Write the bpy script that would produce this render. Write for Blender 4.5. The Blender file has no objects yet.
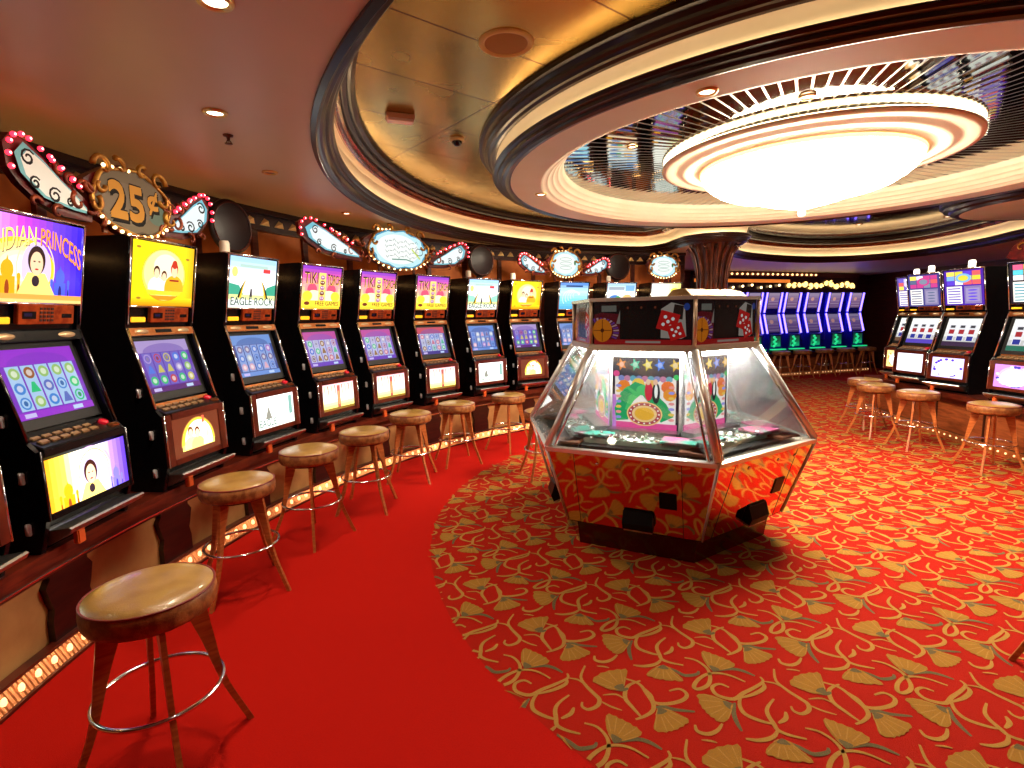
import bpy, bmesh, math, random
from mathutils import Vector, Matrix
from mathutils.geometry import tessellate_polygon
random.seed(7)
PI = math.pi
COL = bpy.context.scene.collection
def R(d): return math.radians(d)
def lin(c):
    c = c/255.0
    return c/12.92 if c <= 0.04045 else ((c+0.055)/1.055)**2.4
def S(r, g, b): return (lin(r), lin(g), lin(b))
def mix(a, b, t): return tuple(a[i]*(1-t)+b[i]*t for i in range(3))

# ------------------------------------------------------------------ materials
MATS = {}
def mat(name, col=(0.5, 0.5, 0.5), rough=0.5, metal=0.0, emit=None, strength=0.0, coat=0.0, spec=0.5, noise=None, bump=None, trans=0.0, ior=1.45, alpha=1.0):
    """principled material; noise=(scale, colour2, contrast) mixes a second tone in, bump=(scale, strength)"""
    if name in MATS: return MATS[name]
    m = bpy.data.materials.new(name); m.use_nodes = True
    nt = m.node_tree; b = nt.nodes['Principled BSDF']
    b.inputs['Base Color'].default_value = (*col, 1); b.inputs['Roughness'].default_value = rough
    b.inputs['Metallic'].default_value = metal; b.inputs['Specular IOR Level'].default_value = spec
    b.inputs['Coat Weight'].default_value = coat; b.inputs['Coat Roughness'].default_value = 0.08
    b.inputs['Transmission Weight'].default_value = trans; b.inputs['IOR'].default_value = ior
    if emit:
        b.inputs['Emission Color'].default_value = (*emit, 1); b.inputs['Emission Strength'].default_value = strength
    if noise or bump:
        tc = nt.nodes.new('ShaderNodeTexCoord')
    if noise:
        n = nt.nodes.new('ShaderNodeTexNoise'); n.inputs['Scale'].default_value = noise[0]; n.inputs['Detail'].default_value = 4
        nt.links.new(tc.outputs['Object'], n.inputs['Vector'])
        r = nt.nodes.new('ShaderNodeValToRGB'); w = noise[2] if len(noise) > 2 else 0.15
        r.color_ramp.elements[0].position = 0.5-w; r.color_ramp.elements[1].position = 0.5+w
        r.color_ramp.elements[0].color = (*col, 1); r.color_ramp.elements[1].color = (*noise[1], 1)
        nt.links.new(n.outputs['Fac'], r.inputs['Fac']); nt.links.new(r.outputs['Color'], b.inputs['Base Color'])
    if bump:
        n2 = nt.nodes.new('ShaderNodeTexNoise'); n2.inputs['Scale'].default_value = bump[0]; n2.inputs['Detail'].default_value = 3
        nt.links.new(tc.outputs['Object'], n2.inputs['Vector'])
        bp = nt.nodes.new('ShaderNodeBump'); bp.inputs['Strength'].default_value = bump[1]; bp.inputs['Distance'].default_value = 0.01
        nt.links.new(n2.outputs['Fac'], bp.inputs['Height']); nt.links.new(bp.outputs['Normal'], b.inputs['Normal'])
    MATS[name] = m
    return m
def wood(name, c1, c2, scale=6, rough=0.3, coat=0.3, stretch=(1, 1, 8)):
    if name in MATS: return MATS[name]
    m = mat(name, c1, rough, coat=coat); nt = m.node_tree; b = nt.nodes['Principled BSDF']
    tc = nt.nodes.new('ShaderNodeTexCoord'); mp = nt.nodes.new('ShaderNodeMapping'); mp.inputs['Scale'].default_value = stretch
    n = nt.nodes.new('ShaderNodeTexNoise'); n.inputs['Scale'].default_value = scale; n.inputs['Detail'].default_value = 5; n.inputs['Distortion'].default_value = 0.6
    r = nt.nodes.new('ShaderNodeValToRGB'); r.color_ramp.elements[0].position = 0.35; r.color_ramp.elements[1].position = 0.65
    r.color_ramp.elements[0].color = (*c1, 1); r.color_ramp.elements[1].color = (*c2, 1)
    nt.links.new(tc.outputs['Object'], mp.inputs['Vector']); nt.links.new(mp.outputs['Vector'], n.inputs['Vector'])
    nt.links.new(n.outputs['Fac'], r.inputs['Fac']); nt.links.new(r.outputs['Color'], b.inputs['Base Color'])
    return m
def art_mat(name, strength, rough=0.12):
    """printed backlit picture: colour comes from the picture's own colour attribute"""
    if name in MATS: return MATS[name]
    m = mat(name, (0.01, 0.01, 0.01), rough); nt = m.node_tree; b = nt.nodes['Principled BSDF']
    a = nt.nodes.new('ShaderNodeAttribute'); a.attribute_name = 'Col'
    nt.links.new(a.outputs['Color'], b.inputs['Emission Color']); b.inputs['Emission Strength'].default_value = strength
    return m
def print_mat(name, rough=0.6):
    if name in MATS: return MATS[name]
    m = mat(name, (0.5, 0.5, 0.5), rough, spec=0.2); nt = m.node_tree; b = nt.nodes['Principled BSDF']
    a = nt.nodes.new('ShaderNodeAttribute'); a.attribute_name = 'Col'
    nt.links.new(a.outputs['Color'], b.inputs['Base Color'])
    return m

def thin_glass(name):
    m = bpy.data.materials.new(name); m.use_nodes = True; nt = m.node_tree; nt.nodes.clear()
    o = nt.nodes.new('ShaderNodeOutputMaterial'); mx = nt.nodes.new('ShaderNodeMixShader'); tr = nt.nodes.new('ShaderNodeBsdfTransparent'); gl = nt.nodes.new('ShaderNodeBsdfGlossy'); lw = nt.nodes.new('ShaderNodeLayerWeight')
    lw.inputs['Blend'].default_value = 0.5; pw = nt.nodes.new('ShaderNodeMath'); pw.operation = 'POWER'; pw.inputs[1].default_value = 3.5; ma = nt.nodes.new('ShaderNodeMath'); ma.operation = 'MULTIPLY_ADD'; ma.inputs[1].default_value = .75; ma.inputs[2].default_value = .045; gl.inputs['Roughness'].default_value = 0.02; tr.inputs['Color'].default_value = (.97, .985, .98, 1)
    nt.links.new(lw.outputs['Facing'], pw.inputs[0]); nt.links.new(pw.outputs[0], ma.inputs[0]); nt.links.new(ma.outputs[0], mx.inputs[0]); nt.links.new(tr.outputs[0], mx.inputs[1]); nt.links.new(gl.outputs[0], mx.inputs[2]); nt.links.new(mx.outputs[0], o.inputs['Surface']); return m
BLACK = mat('black_gloss', (0.003, 0.003, 0.004), 0.25, spec=0.3)
BLACKM = mat('black_matte', (0.006, 0.005, 0.006), 0.5)
CHROME = mat('chrome', (0.78, 0.78, 0.78), 0.12, 1.0)
STEEL = mat('steel', (0.55, 0.54, 0.52), 0.28, 1.0, noise=(30, (0.42, 0.41, 0.4)))
COPPER = mat('copper_trim', (0.62, 0.27, 0.10), 0.28, 1.0, noise=(18, (0.5, 0.16, 0.05)))
BRASS = mat('brass', (0.75, 0.5, 0.18), 0.3, 1.0)
MAHOG = wood('mahogany', S(58, 16, 10), S(98, 34, 18), 5)
DARKW = wood('dark_moulding_wood', S(34, 15, 11), S(42, 19, 13), 3, rough=0.3, coat=0.1, stretch=(1, 1, 1))
DARKW.node_tree.nodes['Principled BSDF'].inputs['Specular IOR Level'].default_value = 0.35
LEGW = wood('leg_wood', S(158, 78, 34), S(190, 108, 52), 8, rough=0.35)
TANP = mat('tan_panel', S(176, 128, 74), 0.55, noise=(6, S(158, 108, 60)))
LEATHER = mat('tan_leather', S(166, 126, 60), 0.3, coat=0.25, noise=(9, S(142, 102, 44)), bump=(220, 0.15))
LEATHER2 = mat('brown_leather_side', S(164, 104, 54), 0.42, noise=(26, S(122, 68, 34), 0.1), bump=(120, 0.2))
PIPING = mat('burgundy_piping', S(120, 24, 14), 0.4)
CREAM = mat('cream_plaster', S(246, 236, 208), 0.5, noise=(3, S(242, 230, 200)))
SOFFIT = mat('soffit_paint', S(216, 208, 174), 0.4, noise=(1.2, S(210, 202, 166))); PANELP = mat('panel_paint', S(242, 250, 228), 0.5, noise=(3, S(238, 246, 220)))
REDVELVET = mat('dark_red_board', S(96, 14, 12), 0.35, noise=(14, S(60, 8, 8)))
GOLDP = mat('gold_paint', S(196, 146, 60), 0.35, 0.6, noise=(20, S(150, 92, 36)))
SCREEN = art_mat('screen_light', 0.9)
SIGNL = art_mat('sign_light', 1.35)
BELLY = art_mat('belly_light', 2.0)
PRINT = print_mat('printed_panel')

# ------------------------------------------------------------------ mesh builder
class MB:
    def __init__(s): s.v = []; s.f = []; s.m = []; s.sm = []
    def add(s, vs, fs, mi=0, smooth=False, M=None):
        o = len(s.v)
        for p in vs:
            p = Vector(p)
            s.v.append(tuple(M @ p) if M is not None else tuple(p))
        for f in fs:
            s.f.append(tuple(i+o for i in f)); s.m.append(mi); s.sm.append(smooth)
        return s
    def box(s, x0, x1, y0, y1, z0, z1, mi=0, M=None):
        vs = [(x, y, z) for z in (z0, z1) for y in (y0, y1) for x in (x0, x1)]
        return s.add(vs, [(0, 2, 3, 1), (4, 5, 7, 6), (0, 1, 5, 4), (2, 6, 7, 3), (0, 4, 6, 2), (1, 3, 7, 5)], mi, False, M)
    def bbox(s, x0, x1, y0, y1, z0, z1, b=0.004, mi=0, M=None):
        """box with chamfered edges"""
        bm = bmesh.new(); bmesh.ops.create_cube(bm, size=1)
        for v in bm.verts:
            v.co = Vector(((x0+x1)/2+v.co.x*(x1-x0), (y0+y1)/2+v.co.y*(y1-y0), (z0+z1)/2+v.co.z*(z1-z0)))
        bmesh.ops.bevel(bm, geom=bm.edges[:], offset=b, segments=2, affect='EDGES', clamp_overlap=True)
        bm.verts.index_update()
        s.add([v.co.copy() for v in bm.verts], [[v.index for v in f.verts] for f in bm.faces], mi, False, M); bm.free()
        return s
    def prism(s, pts, a, b, mi=0, M=None, axis='x'):
        """closed polygon in the plane across axis, pushed from a to b"""
        n = len(pts)
        def P(t, p): return (t, p[0], p[1]) if axis == 'x' else ((p[0], t, p[1]) if axis == 'y' else (p[0], p[1], t))
        vs = [P(a, p) for p in pts]+[P(b, p) for p in pts]
        fs = [(i, (i+1) % n, n+(i+1) % n, n+i) for i in range(n)]
        tri = tessellate_polygon([[Vector((p[0], p[1], 0)) for p in pts]])
        fs += [tuple(t) for t in tri]+[tuple(n+i for i in reversed(t)) for t in tri]
        return s.add(vs, fs, mi, False, M)
    def tube(s, pts, r, n=8, mi=0, M=None, closed=False, caps=True):
        pts = [Vector(p) for p in pts]; k = len(pts)
        rr = r if isinstance(r, (list, tuple)) else [r]*k
        vs = []; up = None
        for i, p in enumerate(pts):
            if closed: t = pts[(i+1) % k]-pts[i-1]
            else: t = pts[min(i+1, k-1)]-pts[max(i-1, 0)]
            t.normalize()
            if up is None:
                up = Vector((0, 0, 1)) if abs(t.z) < 0.9 else Vector((1, 0, 0))
            up = (up-t*up.dot(t)).normalized(); sd = t.cross(up)
            for j in range(n):
                a = 2*PI*j/n; vs.append(p+(up*math.cos(a)+sd*math.sin(a))*rr[i])
        fs = []
        for i in range(k if closed else k-1):
            for j in range(n):
                i2 = (i+1) % k
                fs.append((i*n+j, i*n+(j+1) % n, i2*n+(j+1) % n, i2*n+j))
        if caps and not closed:
            fs.append(tuple(range(n-1, -1, -1))); fs.append(tuple((k-1)*n+j for j in range(n)))
        return s.add(vs, fs, mi, True, M)
    def lathe(s, prof, n=48, mi=0, M=None, c=(0, 0, 0), smooth=True, a0=0, a1=2*PI, rr=None):
        full = abs(a1-a0-2*PI) < 1e-6
        k = n if full else n+1; vs = []
        for i in range(k):
            a = a0+(a1-a0)*i/n; q = rr(i) if rr else 1.0
            for (r, z) in prof: vs.append((c[0]+r*q*math.cos(a), c[1]+r*q*math.sin(a), c[2]+z))
        m = len(prof); fs = []
        for i in range(n):
            i2 = (i+1) % k
            for j in range(m-1): fs.append((i*m+j, i2*m+j, i2*m+j+1, i*m+j+1))
        return s.add(vs, fs, mi, smooth, M)
    def sphere(s, c, r, n=10, mi=0, M=None, sc=(1, 1, 1)):
        prof = [(max(math.sin(PI*i/(n//2+1)), 1e-4)*r, -math.cos(PI*i/(n//2+1))*r) for i in range(n//2+2)]
        vs = []; m = len(prof); fs = []
        for i in range(n):
            a = 2*PI*i/n
            for (q, z) in prof: vs.append((c[0]+q*math.cos(a)*sc[0], c[1]+q*math.sin(a)*sc[1], c[2]+z*sc[2]))
        for i in range(n):
            for j in range(m-1): fs.append((i*m+j, (i+1) % n*m+j, (i+1) % n*m+j+1, i*m+j+1))
        return s.add(vs, fs, mi, True, M)
    def disc(s, c, r, n=24, mi=0, M=None, up=1):
        vs = [(c[0]+r*math.cos(2*PI*i/n), c[1]+r*math.sin(2*PI*i/n), c[2]) for i in range(n)]
        return s.add(vs, [tuple(range(n)) if up > 0 else tuple(range(n-1, -1, -1))], mi, False, M)
    def mesh(s, name, mats):
        me = bpy.data.meshes.new(name); me.from_pydata(s.v, [], s.f)
        for m in (mats if isinstance(mats, (list, tuple)) else [mats]): me.materials.append(m)
        me.polygons.foreach_set('material_index', s.m); me.polygons.foreach_set('use_smooth', s.sm)
        me.update(); return me
    def build(s, name, mats, parent=None, label=None):
        return link(name, s.mesh(name, mats), parent, label)
def link(name, me, parent=None, label=None):
    o = bpy.data.objects.new(name, me); COL.objects.link(o)
    if parent is not None: o.parent = parent
    if label: o['label'] = label
    return o
CACHE = {}
def part(name, key, fn, mats, parent, label=None):
    """one mesh per key, shared by every copy of the part"""
    if key not in CACHE: CACHE[key] = fn().mesh(name, mats)
    return link(name, CACHE[key], parent, label)
def thing(name, label, cat, loc=(0, 0, 0), rz=0.0, group=None):
    o = bpy.data.objects.new(name, None); COL.objects.link(o)
    o.location = loc; o.rotation_euler = (0, 0, rz); o.empty_display_size = 0.1
    o['label'] = label; o['category'] = cat
    if group: o['group'] = group
    o['_m'] = 0; del o['_m']
    return o
def tag(o, label, cat, group=None):
    o['label'] = label; o['category'] = cat
    if group: o['group'] = group
    return o
def struct(name, mb, mats):
    o = mb.build(name, mats); o['kind'] = 'structure'; return o
def LM(loc, rz): return Matrix.Translation(Vector(loc)) @ Matrix.Rotation(rz, 4, 'Z')

# ------------------------------------------------------------------ flat pictures (signs, screens)
TXT = {}
def glyphs(t):
    """flat triangles of a line of lettering, height about 1"""
    if t in TXT: return TXT[t]
    cu = bpy.data.curves.new('lettering', 'FONT'); cu.body = t; cu.size = 1.35; cu.resolution_u = 3
    ob = bpy.data.objects.new('lettering', cu); COL.objects.link(ob)
    dg = bpy.context.evaluated_depsgraph_get(); me = ob.evaluated_get(dg).to_mesh()
    vs = [(v.co.x, v.co.y) for v in me.vertices]; fs = [tuple(p.vertices) for p in me.polygons]
    ob.evaluated_get(dg).to_mesh_clear(); bpy.data.objects.remove(ob); bpy.data.curves.remove(cu)
    x0 = min(v[0] for v in vs); x1 = max(v[0] for v in vs); y0 = min(v[1] for v in vs); y1 = max(v[1] for v in vs)
    vs = [((x-x0)/(x1-x0)-0.5, (y-y0)/(y1-y0)) for x, y in vs]
    TXT[t] = (vs, fs); return TXT[t]
class Art:
    """picture made of flat coloured shapes; x right, y up, origin in the middle"""
    STEP = 0.00012
    def __init__(s): s.v = []; s.f = []; s.c = []; s.L = 0
    def _a(s, pts, faces, col):
        s.L += 1; o = len(s.v); z = s.L*s.STEP
        s.v += [(p[0], p[1], z) for p in pts]
        for f in faces: s.f.append(tuple(i+o for i in f)); s.c.append(col)
        return s
    def poly(s, pts, c):
        n = len(pts); tri = tessellate_polygon([[Vector((p[0], p[1], 0)) for p in pts]])
        fs = []
        for t in tri:
            a, b, d = (pts[i] for i in t)
            fs.append(tuple(t) if (b[0]-a[0])*(d[1]-a[1])-(b[1]-a[1])*(d[0]-a[0]) > 0 else tuple(reversed(t)))
        return s._a(pts, fs, c)
    def rect(s, x0, y0, x1, y1, c): return s._a([(x0, y0), (x1, y0), (x1, y1), (x0, y1)], [(0, 1, 2, 3)], c)
    def grad(s, x0, y0, x1, y1, stops, n=12, axis='y'):
        """background printed in n bands of blended ink"""
        s.L += 1; z = s.L*s.STEP
        for i in range(n):
            t = (i+0.5)/n*(len(stops)-1); k = min(int(t), len(stops)-2); c = mix(stops[k], stops[k+1], t-k)
            o = len(s.v); a = i/n; b = (i+1)/n
            if axis == 'y': q = [(x0, y0+(y1-y0)*a), (x1, y0+(y1-y0)*a), (x1, y0+(y1-y0)*b), (x0, y0+(y1-y0)*b)]
            else: q = [(x0+(x1-x0)*a, y0), (x0+(x1-x0)*b, y0), (x0+(x1-x0)*b, y1), (x0+(x1-x0)*a, y1)]
            s.v += [(p[0], p[1], z) for p in q]; s.f.append((o, o+1, o+2, o+3)); s.c.append(c)
        return s
    def ell(s, cx, cy, rx, ry, c, n=28, a0=0, a1=2*PI):
        full = abs(a1-a0-2*PI) < 1e-6
        pts = [(cx+rx*math.cos(a0+(a1-a0)*i/(n if full else n-1)), cy+ry*math.sin(a0+(a1-a0)*i/(n if full else n-1))) for i in range(n)]
        return s._a(pts, [tuple(range(n))], c)
    def rgrad(s, cx, cy, rx, ry, c0, c1, n=6):
        for i in range(n): t = i/(n-1); s.ell(cx, cy, rx*(1-t*0.85), ry*(1-t*0.85), mix(c0, c1, t))
        return s
    def ring(s, cx, cy, rx, ry, w, c, n=40, a0=0, a1=2*PI):
        pts = []; fs = []
        for i in range(n+1):
            a = a0+(a1-a0)*i/n
            pts += [(cx+rx*math.cos(a), cy+ry*math.sin(a)), (cx+(rx-w)*math.cos(a), cy+(ry-w)*math.sin(a))]
        for i in range(n): fs.append((2*i+1, 2*i, 2*i+2, 2*i+3))
        return s._a(pts, fs, c)
    def stroke(s, pts, w, c):
        k = len(pts); out = []; fs = []
        for i, p in enumerate(pts):
            a = pts[max(i-1, 0)]; b = pts[min(i+1, k-1)]; dx, dy = b[0]-a[0], b[1]-a[1]; l = math.hypot(dx, dy) or 1
            h = (w[i] if isinstance(w, (list, tuple)) else w)/2
            out += [(p[0]-dy/l*h, p[1]+dx/l*h), (p[0]+dy/l*h, p[1]-dx/l*h)]
        for i in range(k-1): fs.append((2*i+1, 2*i+3, 2*i+2, 2*i))
        return s._a(out, fs, c)
    def text(s, t, cx, y, w, h, c, warp=None, dx=0, dy=0, bold=.012):
        for k in range(6 if bold else 1): s._text(t, cx, y, w, h, c, warp, dx+bold*w*.28*math.cos(k*PI/3)*(bold > 0), dy+bold*h*math.sin(k*PI/3))
        return s
    def _text(s, t, cx, y, w, h, c, warp, dx, dy):
        vs, fs = glyphs(t); pts = []
        for (x, q) in vs:
            X, Y = cx+x*w, y+q*h
            if warp: X, Y = warp(X, Y, q)
            pts.append((X+dx, Y+dy))
        return s._a(pts, fs, c)
    def mesh(s, name, M, m):
        me = bpy.data.meshes.new(name); me.from_pydata([tuple(M @ Vector(p)) for p in s.v], [], s.f)
        a = me.color_attributes.new('Col', 'FLOAT_COLOR', 'CORNER')
        for p, c in zip(me.polygons, s.c):
            for li in p.loop_indices: a.data[li].color = (*c, 1)
        me.materials.append(m); me.update(); return me
def plane_M(c, right, up):
    right = Vector(right).normalized(); up = Vector(up).normalized(); n = right.cross(up)
    M = Matrix.Identity(4)
    for i in range(3): M[i][0] = right[i]; M[i][1] = up[i]; M[i][2] = n[i]; M[i][3] = c[i]
    return M
def art_part(name, key, art_fn, M, m, parent, label=None):
    if key not in CACHE: CACHE[key] = art_fn().mesh(name, M, m)
    return link(name, CACHE[key], parent, label)
# ------------------------------------------------------------------ pictures
WH = S(255, 255, 250); YE = S(255, 214, 30); OR = S(240, 130, 20); BLK = S(12, 8, 8); PU = S(110, 40, 200); CY = S(120, 215, 235)
def dome(a, cx, y, w, h, c, dark):
    a.rect(cx-w/2, y, cx+w/2, y+h*0.45, c); a.ell(cx, y+h*0.62, w*0.4, h*0.26, c); a.poly([(cx-w*.1, y+h*.82), (cx+w*.1, y+h*.82), (cx, y+h)], c)
    a.ell(cx, y+h*.12, w*.14, h*.24, dark, 14)
    for q in (-1, 1):
        a.rect(cx+q*w*.72-w*.1, y, cx+q*w*.72+w*.1, y+h*.42, c); a.ell(cx+q*w*.72, y+h*.46, w*.13, h*.1, c, 12); a.ell(cx+q*w*.72, y+h*.12, w*.06, h*.14, dark, 10)
def woman(a, cx, y, h):
    a.ell(cx, y+h*.5, h*.34, h*.52, S(215, 190, 235)); a.poly([(cx-h*.42, y), (cx-h*.2, y+h*.42), (cx+h*.2, y+h*.42), (cx+h*.44, y)], S(255, 226, 120))
    a.ell(cx, y+h*.66, h*.2, h*.28, S(48, 22, 18)); a.ell(cx, y+h*.6, h*.145, h*.23, S(250, 200, 160))
    a.ell(cx-h*.055, y+h*.64, h*.03, h*.014, BLK, 8); a.ell(cx+h*.055, y+h*.64, h*.03, h*.014, BLK, 8); a.ell(cx, y+h*.49, h*.045, h*.018, S(190, 40, 40), 8)
    a.ell(cx-h*.02, y+h*.26, h*.09, h*.11, S(40, 26, 40), 10)
def man(a, cx, y, h, coat, hair):
    a.ell(cx, y+h*.12, h*.42, h*.4, coat, 20, 0, PI); a.rect(cx-h*.42, y, cx+h*.42, y+h*.13, coat)
    a.ell(cx, y+h*.72, h*.17, h*.24, hair, 16); a.ell(cx, y+h*.65, h*.135, h*.2, S(245, 205, 165), 16)
def princess_sign(w, h):
    a = Art(); a.grad(-w/2, -h/2, w/2, h/2, [S(235, 170, 240), S(205, 60, 235), S(110, 60, 240), S(40, 20, 220)], 14, 'x')
    a.rgrad(-w*.18, -h*.1, w*.36, h*.36, S(225, 200, 40), WH, 7)
    a.ring(-w*.02, -h*.1, w*.2, h*.38, .006, S(250, 220, 160))
    dome(a, -w*.3, -h*.4, w*.15, h*.44, S(235, 165, 20), S(150, 60, 20)); dome(a, w*.24, -h*.42, w*.13, h*.4, S(70, 90, 230), S(20, 20, 120))
    woman(a, -w*.02, -h*.4, h*.62); a.rect(-w/2, -h/2, w/2, -h*.4, S(250, 160, 70)); a.rect(-w/2, -h/2, w/2, -h*.46, S(255, 200, 120))
    def wp(x, y, q): t = x/(w/2); return x, y-(.27*h*t*t)*(1 if t > 0 else .75)+(q-.5)*h*.07*abs(t)
    for dx, dy, c in ((.004, -.004, S(90, 10, 60)), (0, 0, S(255, 236, 120))):
        a.text('INDIAN', -w*.25, h*.2, w*.42, h*.2, c if c[0] > .5 else c, wp, dx, dy); a.text('PRINCESS', w*.235, h*.2, w*.46, h*.2, S(255, 150, 60) if dx == 0 else c, wp, dx, dy)
    return a
def princess_belly(w, h):
    a = Art(); a.grad(-w/2, -h/2, w/2, h/2, [S(250, 150, 10), S(255, 215, 80), WH, WH, S(170, 130, 240), S(70, 30, 200)], 18, 'x')
    dome(a, -w*.28, -h*.46, w*.13, h*.5, S(240, 165, 15), S(150, 70, 20)); dome(a, w*.33, -h*.44, w*.1, h*.45, S(120, 110, 235), S(60, 40, 180))
    a.ring(w*.05, 0, w*.2, h*.46, .006, S(255, 190, 90), 30, 0, PI); a.ring(w*.02, .0, w*.26, h*.52, .004, S(210, 140, 220), 30, .3, PI*.6)
    woman(a, 0, -h*.46, h*.78); a.rect(-w*.5, -h*.5, w*.5, -h*.44, S(230, 110, 150)); return a
def couple_sign(w, h):
    a = Art(); a.rect(-w/2, -h/2, w/2, h/2, S(255, 222, 20)); a.grad(w*.3, -h/2, w/2, h/2, [S(255, 220, 20), S(240, 170, 10)], 6, 'x'); a.grad(-w/2, -h/2, w/2, -h*.36, [S(225, 130, 10), S(255, 215, 20)], 5)
    a.ell(0, 0, w*.36, h*.42, S(120, 96, 30)); a.ell(0, 0, w*.355, h*.413, S(245, 232, 90)); a.ell(0, .02*h, w*.33, h*.38, S(250, 240, 150)); a.ell(.02*w, h*.14, w*.2, h*.2, S(252, 240, 200))
    man(a, -w*.13, -h*.24, h*.4, S(250, 238, 225), S(70, 40, 24)); man(a, -w*.01, -h*.26, h*.35, S(255, 246, 236), S(84, 42, 26))
    man(a, w*.16, -h*.25, h*.5, S(238, 168, 30), S(190, 44, 24)); a.rect(w*.08, -h*.09, w*.24, -h*.06, S(150, 30, 20)); a.ell(w*.16, h*.19, w*.045, h*.07, S(190, 50, 24))
    a.poly([(-w*.29, -h*.25), (w*.29, -h*.25), (w*.26, -h*.32), (-w*.26, -h*.32)], S(250, 205, 50)); a.poly([(-w*.24, -h*.33), (w*.24, -h*.33), (w*.12, -h*.4), (-w*.12, -h*.4)], S(225, 140, 30))
    for x, y in ((-w*.42, h*.4), (w*.38, h*.3), (-w*.4, -h*.38)): a.ell(x, y, w*.035, h*.02, S(160, 120, 30), 8)
    return a
def couple_belly(w, h):
    a = Art(); a.rect(-w/2, -h/2, w/2, h/2, S(92, 40, 22)); a.ell(.02*w, -h*.25, w*.37, h*.67, S(170, 120, 50), 30, 0, PI); a.ell(.02*w, -h*.25, w*.35, h*.64, S(255, 214, 60), 30, 0, PI)
    a.ell(.03*w, -h*.22, w*.3, h*.56, S(255, 250, 225), 30, 0, PI); a.rect(-w*.33, -h*.36, w*.37, -h*.22, S(240, 225, 110))
    man(a, -w*.14, -h*.34, h*.58, S(255, 226, 150), S(110, 66, 30)); man(a, w*.0, -h*.36, h*.56, S(250, 200, 120), S(88, 40, 24)); man(a, w*.22, -h*.34, h*.4, S(255, 235, 225), S(250, 205, 190))
    a.rect(w*.12, h*.24, w*.17, h*.42, S(230, 90, 60)); return a
def eagle_sign(w, h, pale=False):
    a = Art(); a.grad(-w/2, -h/2, w/2, h/2, [S(235, 245, 225), WH, S(225, 240, 255), S(150, 195, 230)], 10)
    g = S(60, 160, 130) if not pale else S(150, 225, 190)
    a.poly([(-w/2, -h*.25), (-w/2, -h*.02), (-w*.3, -h*.06), (-w*.2, -h*.25)], g); a.poly([(w/2, -h*.25), (w/2, -h*.0), (w*.3, -h*.08), (w*.22, -h*.25)], g)
    a.rect(-w/2, -h*.34, w/2, -h*.24, S(225, 230, 150)); a.ell(0, -h*.2, w*.22, h*.42, WH, 30, 0, PI)
    for q in (-1, 1):
        a.stroke([(q*w*.17, h*.05), (q*w*.23, -h*.08), (q*w*.28, -h*.3)], [.006, .022, .03], S(240, 190, 40)); a.stroke([(q*w*.19, h*.03), (q*w*.25, -h*.1), (q*w*.31, -h*.3)], [.003, .012, .02], BLK)
    a.poly([(-w*.08, -h*.28), (-w*.06, -h*.1), (-w*.03, -h*.12), (-w*.02, -h*.28)], S(60, 50, 60)); a.rect(w*.2, h*.22, w*.36, h*.3, S(215, 60, 60))
    a.ell(-w*.4, h*.2, w*.06, h*.1, S(240, 235, 120)); a.rect(-w*.3, h*.3, w*.3, h*.36, S(170, 200, 190))
    for dx, c in ((.004, WH), (0, S(36, 70, 70))): a.text('EAGLE ROCK', 0, -h*.45, w*.92, h*.16, c, None, dx, -dx)
    return a
def eagle_belly(w, h):
    a = Art(); a.grad(-w/2, -h/2, w/2, h/2, [S(225, 235, 215), WH, WH], 6); a.rect(w*.36, -h*.2, w*.46, h*.4, S(110, 150, 140)); a.rect(w*.3, -h*.3, w*.34, h*.45, S(210, 225, 205))
    a.stroke([(w*.05, h*.3), (w*.16, h*.05), (w*.2, -h*.02)], [.003, .008, .003], S(150, 130, 70)); a.poly([(-w*.3, -h*.2), (-w*.2, h*.2), (-w*.12, -h*.2)], S(120, 120, 110))
    a.text('EAGLE', -w*.24, -h*.42, w*.44, h*.22, S(60, 90, 90)); return a
def tiki_sign(w, h):
    a = Art(); a.grad(-w/2, -h/2, w/2, h/2, [S(235, 190, 30), S(255, 235, 120), S(250, 180, 150), S(225, 90, 160), S(120, 50, 190)], 14)
    for q in (-1, 1):
        a.ell(q*w*.26, -h*.02, w*.17, h*.2, S(245, 150, 150)); a.ell(q*w*.25, -h*.04, w*.12, h*.14, S(215, 80, 110)); a.ell(q*w*.2, -h*.2, w*.2, h*.14, S(255, 245, 190)); a.ell(q*w*.36, -h*.2, w*.12, h*.12, S(250, 226, 60))
    a.rect(-w*.09, -h*.34, w*.09, h*.36, S(250, 215, 110))
    for i in range(5):
        y = -h*.3+i*h*.125; a.ell(0, y+h*.05, w*.06, h*.055, S(120, 60, 40) if i % 2 else S(170, 110, 150)); a.ell(-w*.02, y+h*.06, w*.012, h*.014, WH, 8); a.ell(w*.02, y+h*.06, w*.012, h*.014, WH, 8)
    for dx, c in ((.005, YE), (0, S(70, 20, 30))): a.text('TIKI', -w*.29, h*.1, w*.34, h*.26, c, None, dx, -dx); a.text('TORCH', w*.3, h*.06, w*.36, h*.3, c, lambda x, y, q: (x, y+.02*(x*8)*(0.5-q)), dx, -dx)
    a.rect(-w/2, -h*.44, w/2, -h*.3, S(250, 220, 60)); a.text('FREE GAMES', w*.14, -h*.42, w*.62, h*.1, S(110, 50, 30)); a.ell(-w*.38, -h*.37, w*.07, h*.045, S(110, 50, 30), 10)
    return a
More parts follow.
